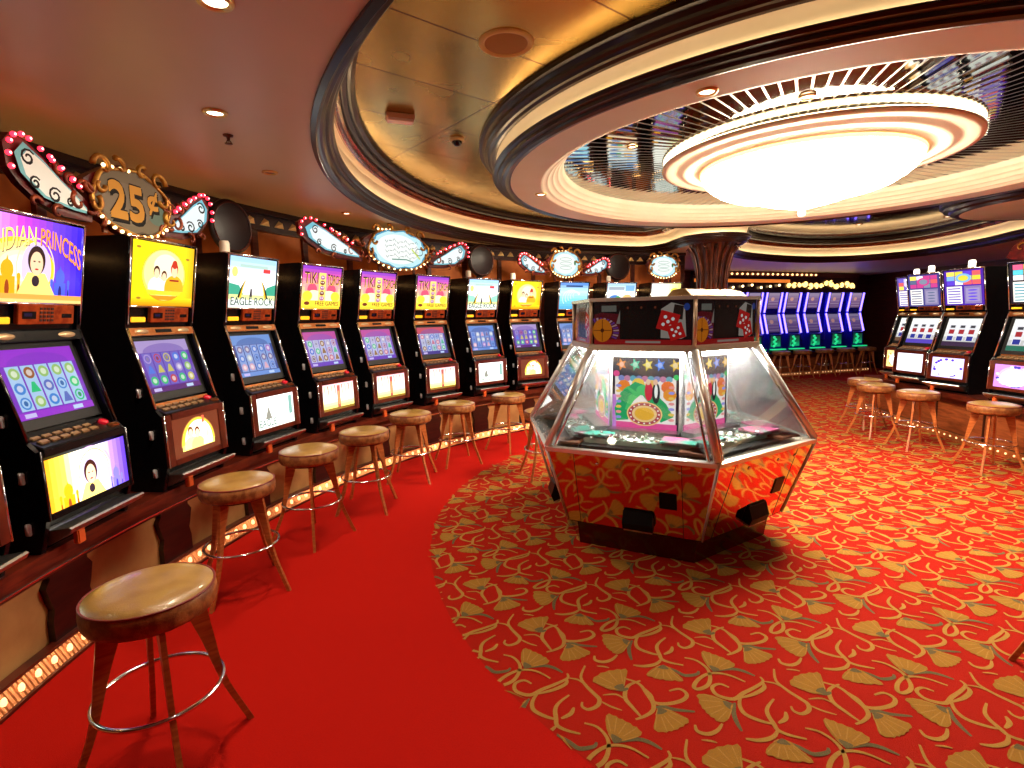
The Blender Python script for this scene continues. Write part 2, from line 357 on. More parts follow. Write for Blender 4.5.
def tiki_belly(w, h):
    a = Art(); a.grad(-w/2, -h/2, w/2, h/2, [S(240, 200, 40), S(255, 240, 150), WH, S(255, 225, 225), S(240, 160, 170)], 10)
    for i in range(9):
        x = -w*.44+i*w*.11; a.stroke([(x, h*.42), (x+.01, 0), (x-.004, -h*.2)], [.016, .01, .003], S(205, 120, 90) if i % 2 else S(240, 180, 120))
    a.rect(-w*.05, -h*.42, w*.05, h*.4, S(160, 80, 70)); a.rect(-w*.028, -h*.3, w*.028, h*.2, S(225, 140, 90)); a.rect(-w/2, -h/2, w/2, -h*.4, S(120, 90, 30)); return a
def sea_sign(w, h):
    a = Art(); a.grad(-w/2, -h/2, w/2, h/2, [S(70, 160, 215), S(120, 205, 235), S(190, 235, 250), S(50, 110, 200)], 10)
    for i in range(5): a.ring(-w*.1+i*w*.05, -h*.1+i*h*.03, w*(.3-.04*i), h*(.34-.05*i), .008, S(225, 250, 255), 24, .4, PI*1.2)
    a.rect(-w*.3, h*.34, w*.3, h*.4, S(30, 60, 110)); return a
def beach_sign(w, h):
    a = Art(); a.grad(-w/2, -h/2, w/2, h/2, [S(250, 200, 140), S(250, 245, 235), S(225, 240, 250), S(150, 190, 220)], 10); a.ell(-w*.22, -h*.12, w*.2, h*.16, S(60, 120, 190)); a.ell(-w*.1, -h*.1, w*.1, h*.09, S(60, 160, 80))
    a.ell(w*.22, -h*.1, w*.17, h*.16, S(235, 180, 110)); a.rect(w*.14, h*.2, w*.46, h*.42, S(120, 170, 230)); a.rect(-w*.44, h*.24, w*.1, h*.36, S(150, 160, 170)); return a
def lemon_sign(w, h):
    a = Art(); a.grad(-w/2, -h/2, w/2, h/2, [WH, WH, S(250, 245, 190), S(240, 230, 120)], 10, 'x'); a.ell(w*.22, -h*.05, w*.1, h*.08, S(60, 80, 50)); a.ell(w*.32, -h*.12, w*.06, h*.08, S(150, 170, 60)); a.ell(w*.3, h*.2, w*.14, h*.12, S(245, 226, 70)); return a
def reels(w, h, bg, top, cells, syms, seed=1, bottom=None):
    rnd = random.Random(seed); a = Art(); a.rect(-w/2, -h/2, w/2, h/2, bg); a.rect(-w/2, h*.27, w/2, h/2, top); a.ell(0, h*.27, w*.4, h*.17, mix(top, bg, .5), 24, 0, PI)
    cw = w*.18
    for i in range(5):
        x = -w*.45+i*cw
        a.rect(x+cw*.06, -h*.38, x+cw*.94, h*.26, cells)
    for i in range(5):
        for j in range(3):
            x = -w*.45+(i+.5)*cw; y = -h*.38+(j+.5)*h*.213; c = syms[rnd.randrange(len(syms))]; k = rnd.random()
            if k < .5: a.ell(x, y, cw*.36, h*.085, c, 16); a.ell(x, y, cw*.2, h*.048, mix(c, WH, .5), 12)
            elif k < .75: a.ring(x, y, cw*.36, h*.09, .008, c, 16); a.ell(x, y, cw*.14, h*.04, mix(c, BLK, .4), 10)
            else: a.poly([(x-cw*.34, y-h*.07), (x+cw*.34, y-h*.07), (x+cw*.1, y+h*.08), (x-cw*.1, y+h*.08)], c)
    a.rect(-w/2, -h/2, w/2, -h*.4, bottom or top); a.rect(w*.2, -h*.48, w*.34, -h*.42, S(190, 215, 250)); a.rect(-w*.44, -h*.48, -w*.3, -h*.42, S(200, 190, 240)); return a
SY1 = [S(30, 190, 120), S(60, 130, 210), S(190, 160, 80), S(150, 90, 50), S(150, 190, 110), S(90, 110, 190)]
SY2 = [S(150, 190, 110), S(190, 70, 90), S(80, 120, 220), S(200, 190, 100), S(60, 190, 120), S(170, 150, 210)]
SY3 = [S(170, 120, 200), S(220, 170, 190), S(110, 170, 180), S(90, 130, 210), S(190, 200, 210), S(120, 110, 160)]
SY4 = [S(90, 190, 150), S(200, 110, 140), S(70, 110, 210), S(150, 110, 70), S(180, 170, 200)]
def scr_princess(w, h): return reels(w, h, S(120, 50, 190), S(150, 50, 205), S(165, 200, 235), SY1, 3)
def scr_couple(w, h): return reels(w, h, S(96, 60, 170), S(170, 150, 205), S(112, 100, 195), SY2, 5, S(90, 40, 120))
def scr_eagle(w, h): return reels(w, h, S(60, 80, 150), S(110, 150, 215), S(140, 165, 220), SY3, 8, S(110, 150, 220))
def scr_tiki(w, h): return reels(w, h, S(120, 90, 190), S(190, 80, 160), S(185, 190, 225), SY4, 9, S(110, 70, 190))
def scr_tiki2(w, h): return reels(w, h, S(90, 80, 170), S(200, 80, 100), S(180, 195, 225), SY4, 12, S(70, 60, 140))
def scr_blue(w, h): return reels(w, h, S(50, 70, 150), S(100, 140, 215), S(120, 150, 215), SY3, 21)
def scr_violet(w, h): return reels(w, h, S(80, 60, 150), S(110, 100, 190), S(110, 100, 190), SY2, 25)
def pay_sign(w, h, bg, a1, a2, a3, seed=2):
    """tall reel-slot glass: blocks of colour over a pay table and a dark window"""
    rnd = random.Random(seed); a = Art(); a.rect(-w/2, -h/2, w/2, h/2, bg); cols = [a1, a2, a3, S(250, 220, 90), S(230, 90, 90), S(235, 225, 240)]
    for i in range(4):
        for j in range(3): a.rect(-w*.44+i*w*.22+.004, h*.08+j*h*.13, -w*.44+(i+1)*w*.22-.004, h*.08+(j+1)*h*.13-.004, cols[rnd.randrange(6)])
    a.ell(0, h*.27, w*.2, h*.13, a2); a.ell(0, h*.27, w*.13, h*.08, a1); a.rect(-w*.44, -h*.46, -w*.04, h*.04, S(238, 232, 222))
    for j in range(6): a.rect(-w*.41, -h*.43+j*h*.078, -w*.08, -h*.4+j*h*.078, mix(bg, a3, .5))
    a.rect(w*.02, -h*.46, w*.44, h*.04, mix(bg, S(150, 140, 170), .6)); a.rect(w*.06, -h*.4, w*.4, -h*.02, mix(bg, S(190, 180, 200), .5))
    for j in range(4): a.ell(w*.23, -h*.35+j*h*.09, w*.12, h*.02, a3, 10)
    return a
def reel_window(w, h, tint):
    a = Art(); a.grad(-w/2, -h/2, w/2, h/2, [S(120, 120, 130), WH, WH], 6)
    for i in range(3):
        x = -w*.3+i*w*.3; a.rect(x-w*.11, -h*.3, x+w*.11, h*.28, S(240, 240, 245)); a.rect(x-w*.08, -h*.06, x+w*.08, h*.1, S(170, 40, 50)); a.rect(x-w*.09, -h*.3, x+w*.09, -h*.14, S(40, 50, 150)); a.rect(x-w*.07, h*.16, x+w*.07, h*.25, S(60, 60, 70))
    a.rect(-w/2, -h/2, w/2, -h*.34, tint); return a
def glow_belly(w, h, c, c2, seed=1, hot=True):
    rnd = random.Random(seed); a = Art(); a.rect(-w/2, -h/2, w/2, h/2, c); a.rgrad(0, 0, w*.48, h*.5, c, WH, 6)
    for i in range(26):
        t = rnd.random()*2*PI; a.ell(math.cos(t)*w*.42, math.sin(t)*h*.4, w*.05, h*.06, c2 if i % 3 else mix(c2, WH, .5), 8)
    if hot: a.ell(0, -.02, w*.34, h*.34, WH)
    return a
def green_belly(w, h):
    a = Art(); a.grad(-w/2, -h/2, w/2, h/2, [S(16, 170, 110), S(20, 96, 64), S(24, 60, 44)], 8)
    for i in range(7): a.ell(-w*.3+(i*37 % 10)*w*.06, -h*.3+i*h*.1, w*.09, h*.06, S(40, 210, 140) if i % 2 else S(10, 40, 30), 10)
    return a
def far_screen(w, h, c, seed):
    rnd = random.Random(seed); c = mix(c, BLK, .45); a = Art(); a.grad(-w/2, -h/2, w/2, h/2, [mix(c, BLK, .3), c, mix(c, WH, .12)], 6)
    for i in range(5): a.rect(-w*.44, -h*.4+i*h*.17, w*.44, -h*.35+i*h*.17, mix(c, S(150, 130, 150), rnd.random()*.6))
    a.ell(-w*.1, h*.1, w*.16, h*.12, mix(c, S(220, 160, 120), .4)); return a
def playfield(w, h):
    a = Art(); a.rect(-w/2, -h/2, w/2, h/2, S(30, 16, 34)); a.rect(-w*.46, -h*.46, w*.46, h*.24, S(250, 240, 235)); a.rect(-w*.48, -h*.5, w*.48, -h*.36, S(232, 80, 150)); a.rect(-w*.5, -h*.5, -w*.44, h*.0, S(205, 130, 215))
    for x, c in ((-.36, OR), (-.15, S(40, 200, 150)), (.04, S(245, 215, 60)), (.22, S(40, 120, 240)), (.44, S(240, 190, 30))):
        n = 10; a.poly([(x*w+math.cos(PI*2*i/n)*w*(.085 if i % 2 else .04), h*.4+math.sin(PI*2*i/n)*h*(.085 if i % 2 else .04)) for i in range(n)], c); a.ell(x*w, h*.4, w*.035, h*.035, mix(c, WH, .3), 12)
    a.ell(-w*.44, h*.28, w*.05, h*.04, S(235, 60, 140)); a.ell(w*.46, h*.25, w*.04, h*.035, S(30, 200, 90))
    for i in range(9): a.ell(-w*.36+i*w*.09, h*.22, w*.05, h*.04, [S(120, 130, 200), S(200, 120, 160), S(90, 170, 190)][i % 3], 12)
    for x, y, c in ((-.32, .12, OR), (.34, .12, S(240, 110, 40)), (.37, .02, S(240, 150, 40)), (-.1, .15, S(245, 205, 70)), (.1, .13, S(245, 190, 90))): a.ell(x*w, y*h, w*.1, h*.08, c, 9)
    g = S(24, 165, 96); g2 = S(70, 200, 110)
    a.stroke([(-w*.34, -h*.34), (-w*.36, -h*.2), (-w*.28, -h*.02), (-w*.12, h*.1), (w*.02, h*.06), (w*.1, -h*.02), (w*.24, -h*.14), (w*.34, -h*.3)], [.09, .1, .1, .09, .08, .08, .09, .1], g)
    a.stroke([(-w*.28, -h*.2), (-w*.2, -h*.04), (-w*.04, h*.06)], [.02, .05, .03], g2); a.ell(-w*.02, h*.07, w*.11, h*.07, g2, 14); a.stroke([(-w*.14, .02*h), (-w*.26, h*.1), (-w*.34, h*.06)], [.03, .02, .004], g2)
    a.ell(w*.06, h*.06, w*.06, h*.13, S(214, 30, 60), 14); a.ell(w*.05, h*.18, w*.035, h*.04, S(240, 200, 170), 12); a.ell(w*.17, h*.04, w*.06, h*.14, S(20, 20, 26), 14); a.ell(w*.17, h*.06, w*.025, h*.09, WH, 12); a.ell(w*.16, h*.18, w*.035, h*.04, S(235, 190, 160), 12)
    a.ell(w*.0, -h*.24, w*.27, h*.16, S(250, 205, 130)); a.ell(0, -h*.24, w*.25, h*.145, S(180, 70, 80)); a.ell(0, -h*.24, w*.19, h*.11, S(245, 205, 140)); a.ell(0, -h*.24, w*.15, h*.085, S(240, 180, 50))
    for i in range(16): a.ell(math.cos(i*PI/8)*w*.22, -h*.24+math.sin(i*PI/8)*h*.127, w*.014, h*.01, WH, 8)
    for i in range(14): a.ell((-.4 if i % 2 else .4)*w, -h*.3+(i//2)*h*.07, w*.045, h*.02, [S(240, 150, 150), S(150, 150, 230), S(240, 200, 90)][i % 3], 10)
    return a
def topper(w, h):
    """printed panel of the pusher's top box: wheel, dark display, dice and cards"""
    a = Art(); a.rect(-w/2, -h/2, w/2, h/2, S(24, 14, 18)); a.rect(-w/2, -h/2, w/2, -h*.38, S(170, 24, 26)); a.poly([(-w*.5, -h*.38), (-w*.5, h*.2), (-w*.42, h*.24), (-w*.22, h*.2), (-w*.22, -h*.38)], S(96, 14, 28))
    a.rect(-w*.42, h*.26, -w*.26, h*.4, S(120, 120, 112)); a.poly([(-w*.26, -h*.02), (-w*.22, h*.3), (-w*.22, -h*.02)], S(150, 140, 130))
    for i in range(14):
        t = -.5+i*.2; a.poly([(-w*.44+math.cos(t+q)*w*r, -h*.2+math.sin(t+q)*h*r*1.55) for q, r in ((-.06, .15), (.06, .15), (.06, .21), (-.06, .21))], S(200, 150, 160) if i % 2 else S(110, 60, 150))
    a.ell(-w*.41, -h*.17, w*.105, h*.27, S(228, 126, 20)); a.stroke([(-w*.41, -h*.42), (-w*.41, h*.08)], .006, S(140, 66, 10)); a.stroke([(-w*.51, -h*.17), (-w*.31, -h*.17)], .006, S(140, 66, 10)); a.ell(-w*.41, -h*.17, w*.02, h*.05, S(90, 40, 10), 10)
    a.rect(-w*.22, -h*.36, w*.2, h*.46, S(10, 8, 9))
    for i in range(3): a.ell(-w*.14+i*w*.14, h*.34, w*.012, h*.03, S(120, 60, 40), 8)
    a.poly([(w*.2, -h*.34), (w*.2, h*.3), (w*.3, h*.44), (w*.43, h*.36), (w*.45, -h*.3), (w*.4, -h*.36)], S(176, 166, 156)); a.poly([(w*.31, h*.1), (w*.33, h*.4), (w*.42, h*.36), (w*.41, h*.06)], S(40, 30, 26))
    def die(x, y, r, t):
        p = [(x+math.cos(t+i*PI/2)*r, y+math.sin(t+i*PI/2)*r) for i in range(4)]; a.poly(p, S(206, 28, 28))
        for u in (-.4, 0, .4): a.ell(x+math.cos(t)*r*u, y+math.sin(t)*r*u, r*.13, r*.13, WH, 8); a.ell(x-math.sin(t)*r*u, y+math.cos(t)*r*u, r*.13, r*.13, WH, 8)
    die(w*.27, h*.02, h*.3, .5); die(w*.35, -h*.2, h*.24, 1.1); a.rect(-w*.16, -h*.46, w*.2, -h*.41, S(170, 150, 140)); a.ell(w*.45, h*.34, w*.03, h*.08, S(40, 70, 150), 12); return a
def wing_art(fl, L, H):
    """lit pale-blue wing with dark curls; fl=-1 points to the left"""
    a = Art(); tip = (-L*.46, H*.30); pts = [(L*.52, -H*.40), (L*.2, -H*.38), (-L*.2, -H*.30), (-L*.48, H*.0), (-L*.53, H*.28), (-L*.40, H*.48), (-L*.16, H*.3), (L*.1, H*.04), (L*.34, -H*.18)]
    f = [(x*-fl, y) for x, y in pts]; a.poly(f if fl < 0 else f[::-1], S(120, 190, 205))
    q = [(x*.86*-fl, y*.84-H*.01) for x, y in pts]; a.poly(q if fl < 0 else q[::-1], S(235, 245, 245))
    for cx, cy, r in ((-.36, .26, .09), (-.3, -.1, .07), (-.04, -.22, .09), (.18, -.27, .05)):
        a.stroke([(cx*L*-fl+H*r*1.5*(1-i*.055)*math.cos(.6+i*.62)*-fl, cy*H+H*r*1.5*(1-i*.055)*math.sin(.6+i*.62)) for i in range(15)], [.004+.0007*(14-abs(i-7)) for i in range(15)], S(24, 24, 30))
    return a
def cart_art(rx, ry, kind):
    a = Art(); n = 40
    def blob(k): return [(math.cos(2*PI*i/n)*rx*k*(1+.07*math.cos(8*PI*i/n*2)), math.sin(2*PI*i/n)*ry*k*(1+.06*math.sin(10*PI*i/n*2))) for i in range(n)]
    if kind == 'cents':
        a.poly(blob(1), S(96, 84, 66)); a.poly(blob(.95), S(122, 112, 94)); a.ell(rx*.62, -ry*.15, rx*.3, ry*.42, S(100, 124, 114)); a.ell(-rx*.2, -ry*.1, rx*.66, ry*.66, S(130, 120, 104))
        for dx, dy, c, e in ((.012, -.014, BLK, 1.06), (0, 0, S(40, 24, 12), 1.05), (0, 0, S(206, 150, 60), 1)):
            b = .07 if e == 1 else .12; a.text('25', -rx*.2, -ry*.55, rx*.88, ry*1.05, c, None, dx, dy, b); a.text('\u00a2', rx*.52, -ry*.22, rx*.30, ry*.72, c, None, dx, dy, b)
        return a
    a.poly(blob(1), S(70, 150, 180)); a.poly(blob(.93), S(190, 230, 235)); a.ell(-rx*.05, 0, rx*.74, ry*.78, S(236, 242, 238))
    if kind == 'lit':
        for j in range(4):
            for i in range(9):
                x = -rx*.5+i*rx*.13; y = ry*(.42-j*.26); a.stroke([(x, y), (x+rx*.05, y+ry*.12*(i % 3-1)), (x+rx*.1, y)], .006, S(84, 110, 112))
        a.stroke([(-rx*.3, -ry*.55), (rx*.2, -ry*.5), (rx*.45, -ry*.6)], .012, S(60, 130, 110)); a.ring(rx*.68, -ry*.02, rx*.14, ry*.2, .008, S(30, 70, 80)); a.stroke([(rx*.4, ry*.1), (rx*.7, -ry*.4)], .02, S(190, 210, 90))
    else:
        for j in range(3): a.ring(0, ry*(.35-j*.33), rx*.4, ry*.14, .006, S(130, 170, 150), 20)
        a.ell(rx*.62, ry*.1, rx*.07, ry*.2, S(50, 110, 60), 10)
    return a
# ------------------------------------------------------------------ room
C0 = Vector((3.858, 2.771)); RW = 6.75; CEIL = 2.70; GOLD = 3.11
def arc(phi, r, z=0.0): return Vector((C0.x+r*math.cos(R(phi)), C0.y+r*math.sin(R(phi)), z))
MOTIF = {"S":[[[0.001,-0.004],[-0.07,0.041],[-0.093,0.099],[-0.101,0.157],[-0.109,0.195],[-0.143,0.215],[-0.187,0.207],[-0.196,0.178],[-0.177,0.159]],[[-0.113,0.198],[-0.101,0.252],[-0.08,0.297]],[[0.078,0.167],[0.103,0.234],[0.079,0.299],[0.054,0.352],[0.017,0.378],[-0.037,0.376],[-0.075,0.365]],[[0.124,0.226],[0.053,0.214],[-0.012,0.254],[-0.033,0.314],[-0.047,0.372]],[[-0.077,0.185],[-0.029,0.217],[-0.021,0.256]],[[-0.574,-0.317],[-0.585,-0.25],[-0.611,-0.208],[-0.572,-0.168],[-0.507,-0.143],[-0.461,-0.152],[-0.456,-0.192],[-0.503,-0.213]],[[-0.277,-0.064],[-0.289,-0.102],[-0.335,-0.11],[-0.361,-0.068],[-0.328,-0.012],[-0.263,-0.006],[-0.188,0.006],[-0.123,0.009],[-0.103,-0.015]],[[-0.28,-0.005],[-0.34,0.022],[-0.371,0.066],[-0.355,0.127],[-0.329,0.167]],[[-0.297,0.003],[-0.226,0.027],[-0.155,0.032],[-0.127,0.006]],[[-0.584,-0.028],[-0.605,-0.003],[-0.586,0.031],[-0.541,0.044],[-0.492,0.036]],[[-0.193,0.094],[-0.261,0.102],[-0.299,0.122],[-0.33,0.162],[-0.35,0.191],[-0.339,0.232],[-0.307,0.281]],[[-0.228,0.161],[-0.264,0.179],[-0.312,0.174]],[[-0.346,0.189],[-0.4,0.196],[-0.457,0.172],[-0.491,0.135]],[[-0.255,-0.309],[-0.229,-0.262],[-0.239,-0.199],[-0.28,-0.155],[-0.336,-0.13],[-0.391,-0.139],[-0.395,-0.162],[-0.335,-0.178],[-0.259,-0.168],[-0.207,-0.117],[-0.187,-0.038]],[[-0.632,0.033],[-0.609,0.056],[-0.596,0.078]],[[-0.119,0.012],[-0.094,0.047],[-0.094,0.074]]],"G":[[[-0.641,-0.193],[-0.602,-0.169],[-0.577,-0.129],[-0.521,-0.071]],[[-0.343,0.003],[-0.397,0.029],[-0.436,0.064],[-0.467,0.105]],[[-0.383,0.227],[-0.369,0.281],[-0.361,0.329],[-0.311,0.357],[-0.286,0.349]],[[-0.235,-0.169],[-0.154,-0.126],[-0.125,-0.084],[-0.115,-0.033]],[[-0.02,0.175],[0.013,0.214],[0.043,0.225]]],"F":[[[0.016,0.222],[[0.016,0.198],[0.139,0.139],[0.122,0.113],[0.086,0.092],[0.043,0.075],[-0.0,0.07],[-0.05,0.081],[-0.05,0.109],[-0.043,0.141],[-0.031,0.18]]],[[-0.621,-0.181],[[-0.637,-0.176],[-0.696,-0.139],[-0.742,-0.11],[-0.724,-0.076],[-0.699,-0.064],[-0.679,-0.054],[-0.643,-0.047],[-0.614,-0.044],[-0.579,-0.048],[-0.58,-0.081],[-0.598,-0.148]]],[[-0.353,0.005],[[-0.382,-0.089],[-0.426,-0.134],[-0.454,-0.111],[-0.482,-0.08],[-0.492,-0.054],[-0.502,-0.028],[-0.503,-0.001],[-0.504,0.026],[-0.468,0.042],[-0.423,0.026],[-0.369,-0.0]]],[[-0.379,0.219],[[-0.398,0.215],[-0.448,0.206],[-0.506,0.216],[-0.497,0.243],[-0.489,0.269],[-0.468,0.289],[-0.458,0.309],[-0.429,0.329],[-0.412,0.353],[-0.391,0.346],[-0.385,0.31],[-0.37,0.255]]],[[-0.238,-0.167],[[-0.231,-0.186],[-0.204,-0.238],[-0.147,-0.294],[-0.123,-0.274],[-0.117,-0.246],[-0.106,-0.215],[-0.101,-0.179],[-0.097,-0.15],[-0.117,-0.122],[-0.184,-0.143]]]]}
def spline(pts, sub, closed=False):
    n = len(pts); out = []
    rng = range(n) if closed else range(n-1)
    for i in rng:
        p0 = pts[(i-1) % n] if closed else pts[max(i-1, 0)]; p1 = pts[i]; p2 = pts[(i+1) % n] if closed else pts[min(i+1, n-1)]
        p3 = pts[(i+2) % n] if closed else pts[min(i+2, n-1)]
        for k in range(sub):
            t = k/sub
            out.append(tuple(0.5*((2*p1[d])+(-p0[d]+p2[d])*t+(2*p0[d]-5*p1[d]+4*p2[d]-p3[d])*t*t+(-p0[d]+3*p1[d]-3*p2[d]+p3[d])*t**3) for d in range(len(p1))))
    if not closed: out.append(tuple(pts[-1]))
    return out
def carpet(name, c1, c2, rough=0.95):
    m = mat(name, c1, rough, noise=(160, c2, 0.25), bump=(420, 0.5), spec=0.15); return m
RED = carpet('carpet_red', S(190, 20, 5), S(176, 14, 4)); GLD = carpet('carpet_gold', S(176, 130, 62), S(164, 116, 52)); LEAF = carpet('carpet_leaf', S(164, 114, 38), S(146, 104, 46)); GRY = carpet('carpet_grey', S(112, 96, 62), S(96, 82, 54))
RED2 = carpet('carpet_red_lit', S(170, 27, 8), S(156, 20, 6))  # same red pile; the patterned area's warmer light is put into its colour
def in_pattern(x, y): return (x-2.843)**2+(y-4.113)**2 < 3.48**2 or x > 2.6
def build_floor():
    mb = MB(); mb.box(-4, 11.5, -5, 17, -0.1, 0, 0)
    cx, cy = 2.843, 4.113; n = 120; ring = []
    a0 = math.acos((2.6-cx)/3.48)
    ring = [(cx+3.48*math.cos(a0+(2*PI-2*a0)*i/n), cy+3.48*math.sin(a0+(2*PI-2*a0)*i/n)) for i in range(n+1)]
    pts = [(11.4, 16.9), (2.6, 16.9)]+ring+[(2.6, -4.9), (11.4, -4.9)]
    tri = tessellate_polygon([[Vector((p[0], p[1], 0)) for p in pts]])
    mb.add([(p[0], p[1], 0.0004) for p in pts], [tuple(t) for t in tri], 4)
    u = Vector((.8, .6)); v = Vector((.6, -.8)); O = Vector((1.202, 2.276)); LU, LV = .674, .560
    def quad(strip, mi, z):
        for i in range(len(strip)-1):
            (a, b), (c, d) = strip[i], strip[i+1]; m = (a+b+c+d)/4
            if in_pattern(m.x, m.y): mb.add([(*a, z), (*c, z), (*d, z), (*b, z)], [(0, 1, 2, 3)], mi)
    proto = []
    for k, st in enumerate(MOTIF['S']+MOTIF['G']):
        g = k >= len(MOTIF['S']); p = [Vector(q) for q in spline([tuple(q) for q in st], 4)]; n = len(p); strip = []
        w0 = .0095 if not g else .010
        if k in (1, 4, 14, 15): w0 = .005
        for i, q in enumerate(p):
            t = (p[min(i+1, n-1)]-p[max(i-1, 0)]).normalized(); s = i/(n-1); w = w0*(.28+.72*math.sin(PI*min(max(s*.86+.07, 0), 1)))
            nn = Vector((-t.y, t.x)); strip.append((q+nn*w, q-nn*w))
        proto.append((strip, 3 if g else 1, .0012 if g else .0022))
    fanp = []
    for ap, out in MOTIF['F']:
        ap = Vector(ap); o = [ap+(Vector(q)-ap)*(.92+.035*(i % 2)) for i, q in enumerate(spline([tuple(q) for q in out], 2))]
        fanp.append((ap, o))
    for iu in range(-10, 18):
        for iv in range(-22, 16):
            T = O+u*(iu*LU)+v*(iv*LV)
            if not (-1.4 < T.x < 11 and 0 < T.y < 15.5) or T.y < T.x*.85-1.0: continue
            far = T.length > 9
            W = lambda q: T+u*q.x+v*q.y
            zk = ((iu % 2)+2*(iv % 2))*.00001
            for strip, mi, z in proto:
                st = strip[::2]+([strip[-1]] if len(strip) % 2 == 0 else []) if far else strip
                zk += .00006; quad([(W(a), W(b)) for a, b in st], mi, z+zk)
            for ap, o in fanp:
                A = W(ap); m = len(o)
                for i in range(m-1):
                    p, q = W(o[i]), W(o[i+1]); mid = (A+p+q)/3
                    if not in_pattern(mid.x, mid.y): continue
                    r = .3; a1, a2 = A.lerp(p, r), A.lerp(q, r)
                    z = .0014+.00003*i+zk
                    mb.add([(*A, z), (*a1, z), (*a2, z)], [(0, 1, 2)], 3)
                    mb.add([(*a1, z), (*p, z), (*q, z), (*a2, z)], [(0, 1, 2, 3)], 2)
                    if i % 3 == 1 and not far:
                        b1, b2 = A.lerp(p, .4), A.lerp(p.lerp(q, .25), .95); t = (b2-b1).normalized()*.0022; nn = Vector((-t.y, t.x))
                        mb.add([(*(b1+nn), .0036), (*(b1-nn), .0036), (*(b2-nn), .0036), (*(b2+nn), .0036)], [(0, 1, 2, 3)], 1)
    struct('floor', mb, [RED, GLD, LEAF, GRY, RED2])
build_floor()

# walls
WALLM = wood('wall_mahogany', S(54, 18, 10), S(84, 32, 16), 3, rough=0.35)
ORANGEW = mat('amber_wall_fabric', S(178, 98, 38), 0.7, noise=(5, S(146, 74, 26), 0.2))
FRIEZE = mat('frieze_dark', S(40, 14, 12), 0.3, coat=0.4)
GILT = mat('frieze_gilt', S(246, 206, 140), 0.45, noise=(12, S(236, 186, 116)))
def arc_band(mb, r0, r1, z0, z1, a0, a1, n, mi=0):
    """solid band that follows the round wall"""
    vs = []; fs = []
    for i in range(n+1):
        a = a0+(a1-a0)*i/n
        for r, z in ((r0, z0), (r1, z0), (r1, z1), (r0, z1)): vs.append(tuple(arc(a, r, z)))
    for i in range(n):
        for j in range(4): fs.append((i*4+j, (i+1)*4+j, (i+1)*4+(j+1) % 4, i*4+(j+1) % 4))
    fs += [(3, 2, 1, 0), tuple(n*4+j for j in range(4))]
    return mb.add(vs, fs, mi, False)
w = MB(); arc_band(w, RW, RW+.15, 0, 3.3, 97, 215, 60, 0); arc_band(w, RW-.012, RW, 2.12, 2.50, 97, 215, 80, 1)
arc_band(w, RW-.05, RW, 2.50, 2.54, 97, 215, 80, 2); arc_band(w, RW-.10, RW, 2.655, CEIL, 97, 215, 80, 2); arc_band(w, RW-.03, RW, 2.54, 2.655, 97, 215, 80, 2); arc_band(w, RW-.06, RW, 2.08, 2.12, 97, 215, 80, 0)
a = 98.0
while a < 186:                                                         # gilded pyramids of the frieze
    for b in (a,):
        p = [arc(b-.52, RW-.032, 2.56), arc(b+.52, RW-.032, 2.56), arc(b, RW-.032, 2.63), arc(b, RW-.085, 2.60)]
        w.add([tuple(q) for q in p], [(0, 1, 3), (1, 2, 3), (2, 0, 3), (0, 2, 1)], 3)
    a += 1.5
a = 99.5
while a < 186:
    arc_band(w, RW-.045, RW, 2.12, 2.50, a, a+.55, 1, 0); a += 5.4
wl = struct('wall_left', w, [WALLM, ORANGEW, FRIEZE, GILT])
def wall_run(name, pts, mats, t=.15, h=3.3):
    mb = MB()
    for (x0, y0), (x1, y1) in zip(pts[:-1], pts[1:]):
        d = Vector((x1-x0, y1-y0)); L = d.length; a = math.atan2(d.y, d.x)
        mb.box(-.02, L+.02, 0, t, 0, h, 0, LM((x0, y0, 0), a))
    return struct(name, mb, mats)
e0 = arc(215, RW); e1 = arc(97, RW)
wall_run('wall_back', [(10.3, -3.4), (-.6, -3.4), (e0.x, e0.y)], [WALLM])
wall_run('wall_right', [(10.6, 15.9), (10.3, -3.4)], [WALLM])
wall_run('wall_far', [(e1.x+.02, e1.y), (3.1, 12.6), (10.6, 15.9)], [WALLM])

# ceiling: painted soffit with the big recess cut out of it
Cr = Vector((3.345, 4.735))
ctl = [(Cr.x+4.72*math.cos(R(p)), Cr.y+4.72*math.sin(R(p))) for p in range(258, 111, -6)]
PILL = Vector((3.10, 8.28))
ctl += [(2.25, 9.33), (2.6, 8.95), (2.66, 8.5)]+[(PILL.x+.42*math.cos(R(p)), PILL.y+.42*math.sin(R(p))) for p in (175, 205, 235, 265, 295, 325, 355)]
ctl += [(3.5, 8.7), (3.85, 9.6), (4.6, 10.5), (6.0, 11.3), (7.2, 11.3), (7.9, 10.4), (7.85, 9.0), (7.5, 7.6), (7.5, 6.0), (7.6, 4.4), (7.3, 2.6), (6.3, 1.1), (4.9, .25), (3.6, .02)]
OUT = spline(ctl, 6, True); NO = len(OUT)
def inward(i):
    t = Vector(OUT[(i+1) % NO])-Vector(OUT[i-1]); t.normalize()
    return Vector((t.y, -t.x))                                          # outline runs clockwise, inside is to its right
NRM = [inward(i) for i in range(NO)]
def sweep(mb, prof, mi=0, smooth=False):
    vs = []; m = len(prof); fs = []
    for i in range(NO):
        for d, z in prof:
            p = Vector(OUT[i])+NRM[i]*d; vs.append((p.x, p.y, z))
    for i in range(NO):
        for j in range(m-1): fs.append((i*m+j, (i+1) % NO*m+j, (i+1) % NO*m+j+1, i*m+j+1))
    return mb.add(vs, fs, mi, smooth)
mb = MB(); big = [(-4, -5), (11.5, -5), (11.5, 17), (-4, 17)]
loops = [[Vector((*p, 0)) for p in big], [Vector((*p, 0)) for p in OUT]]; allp = big+list(OUT)
tri = tessellate_polygon(loops)
fs = []
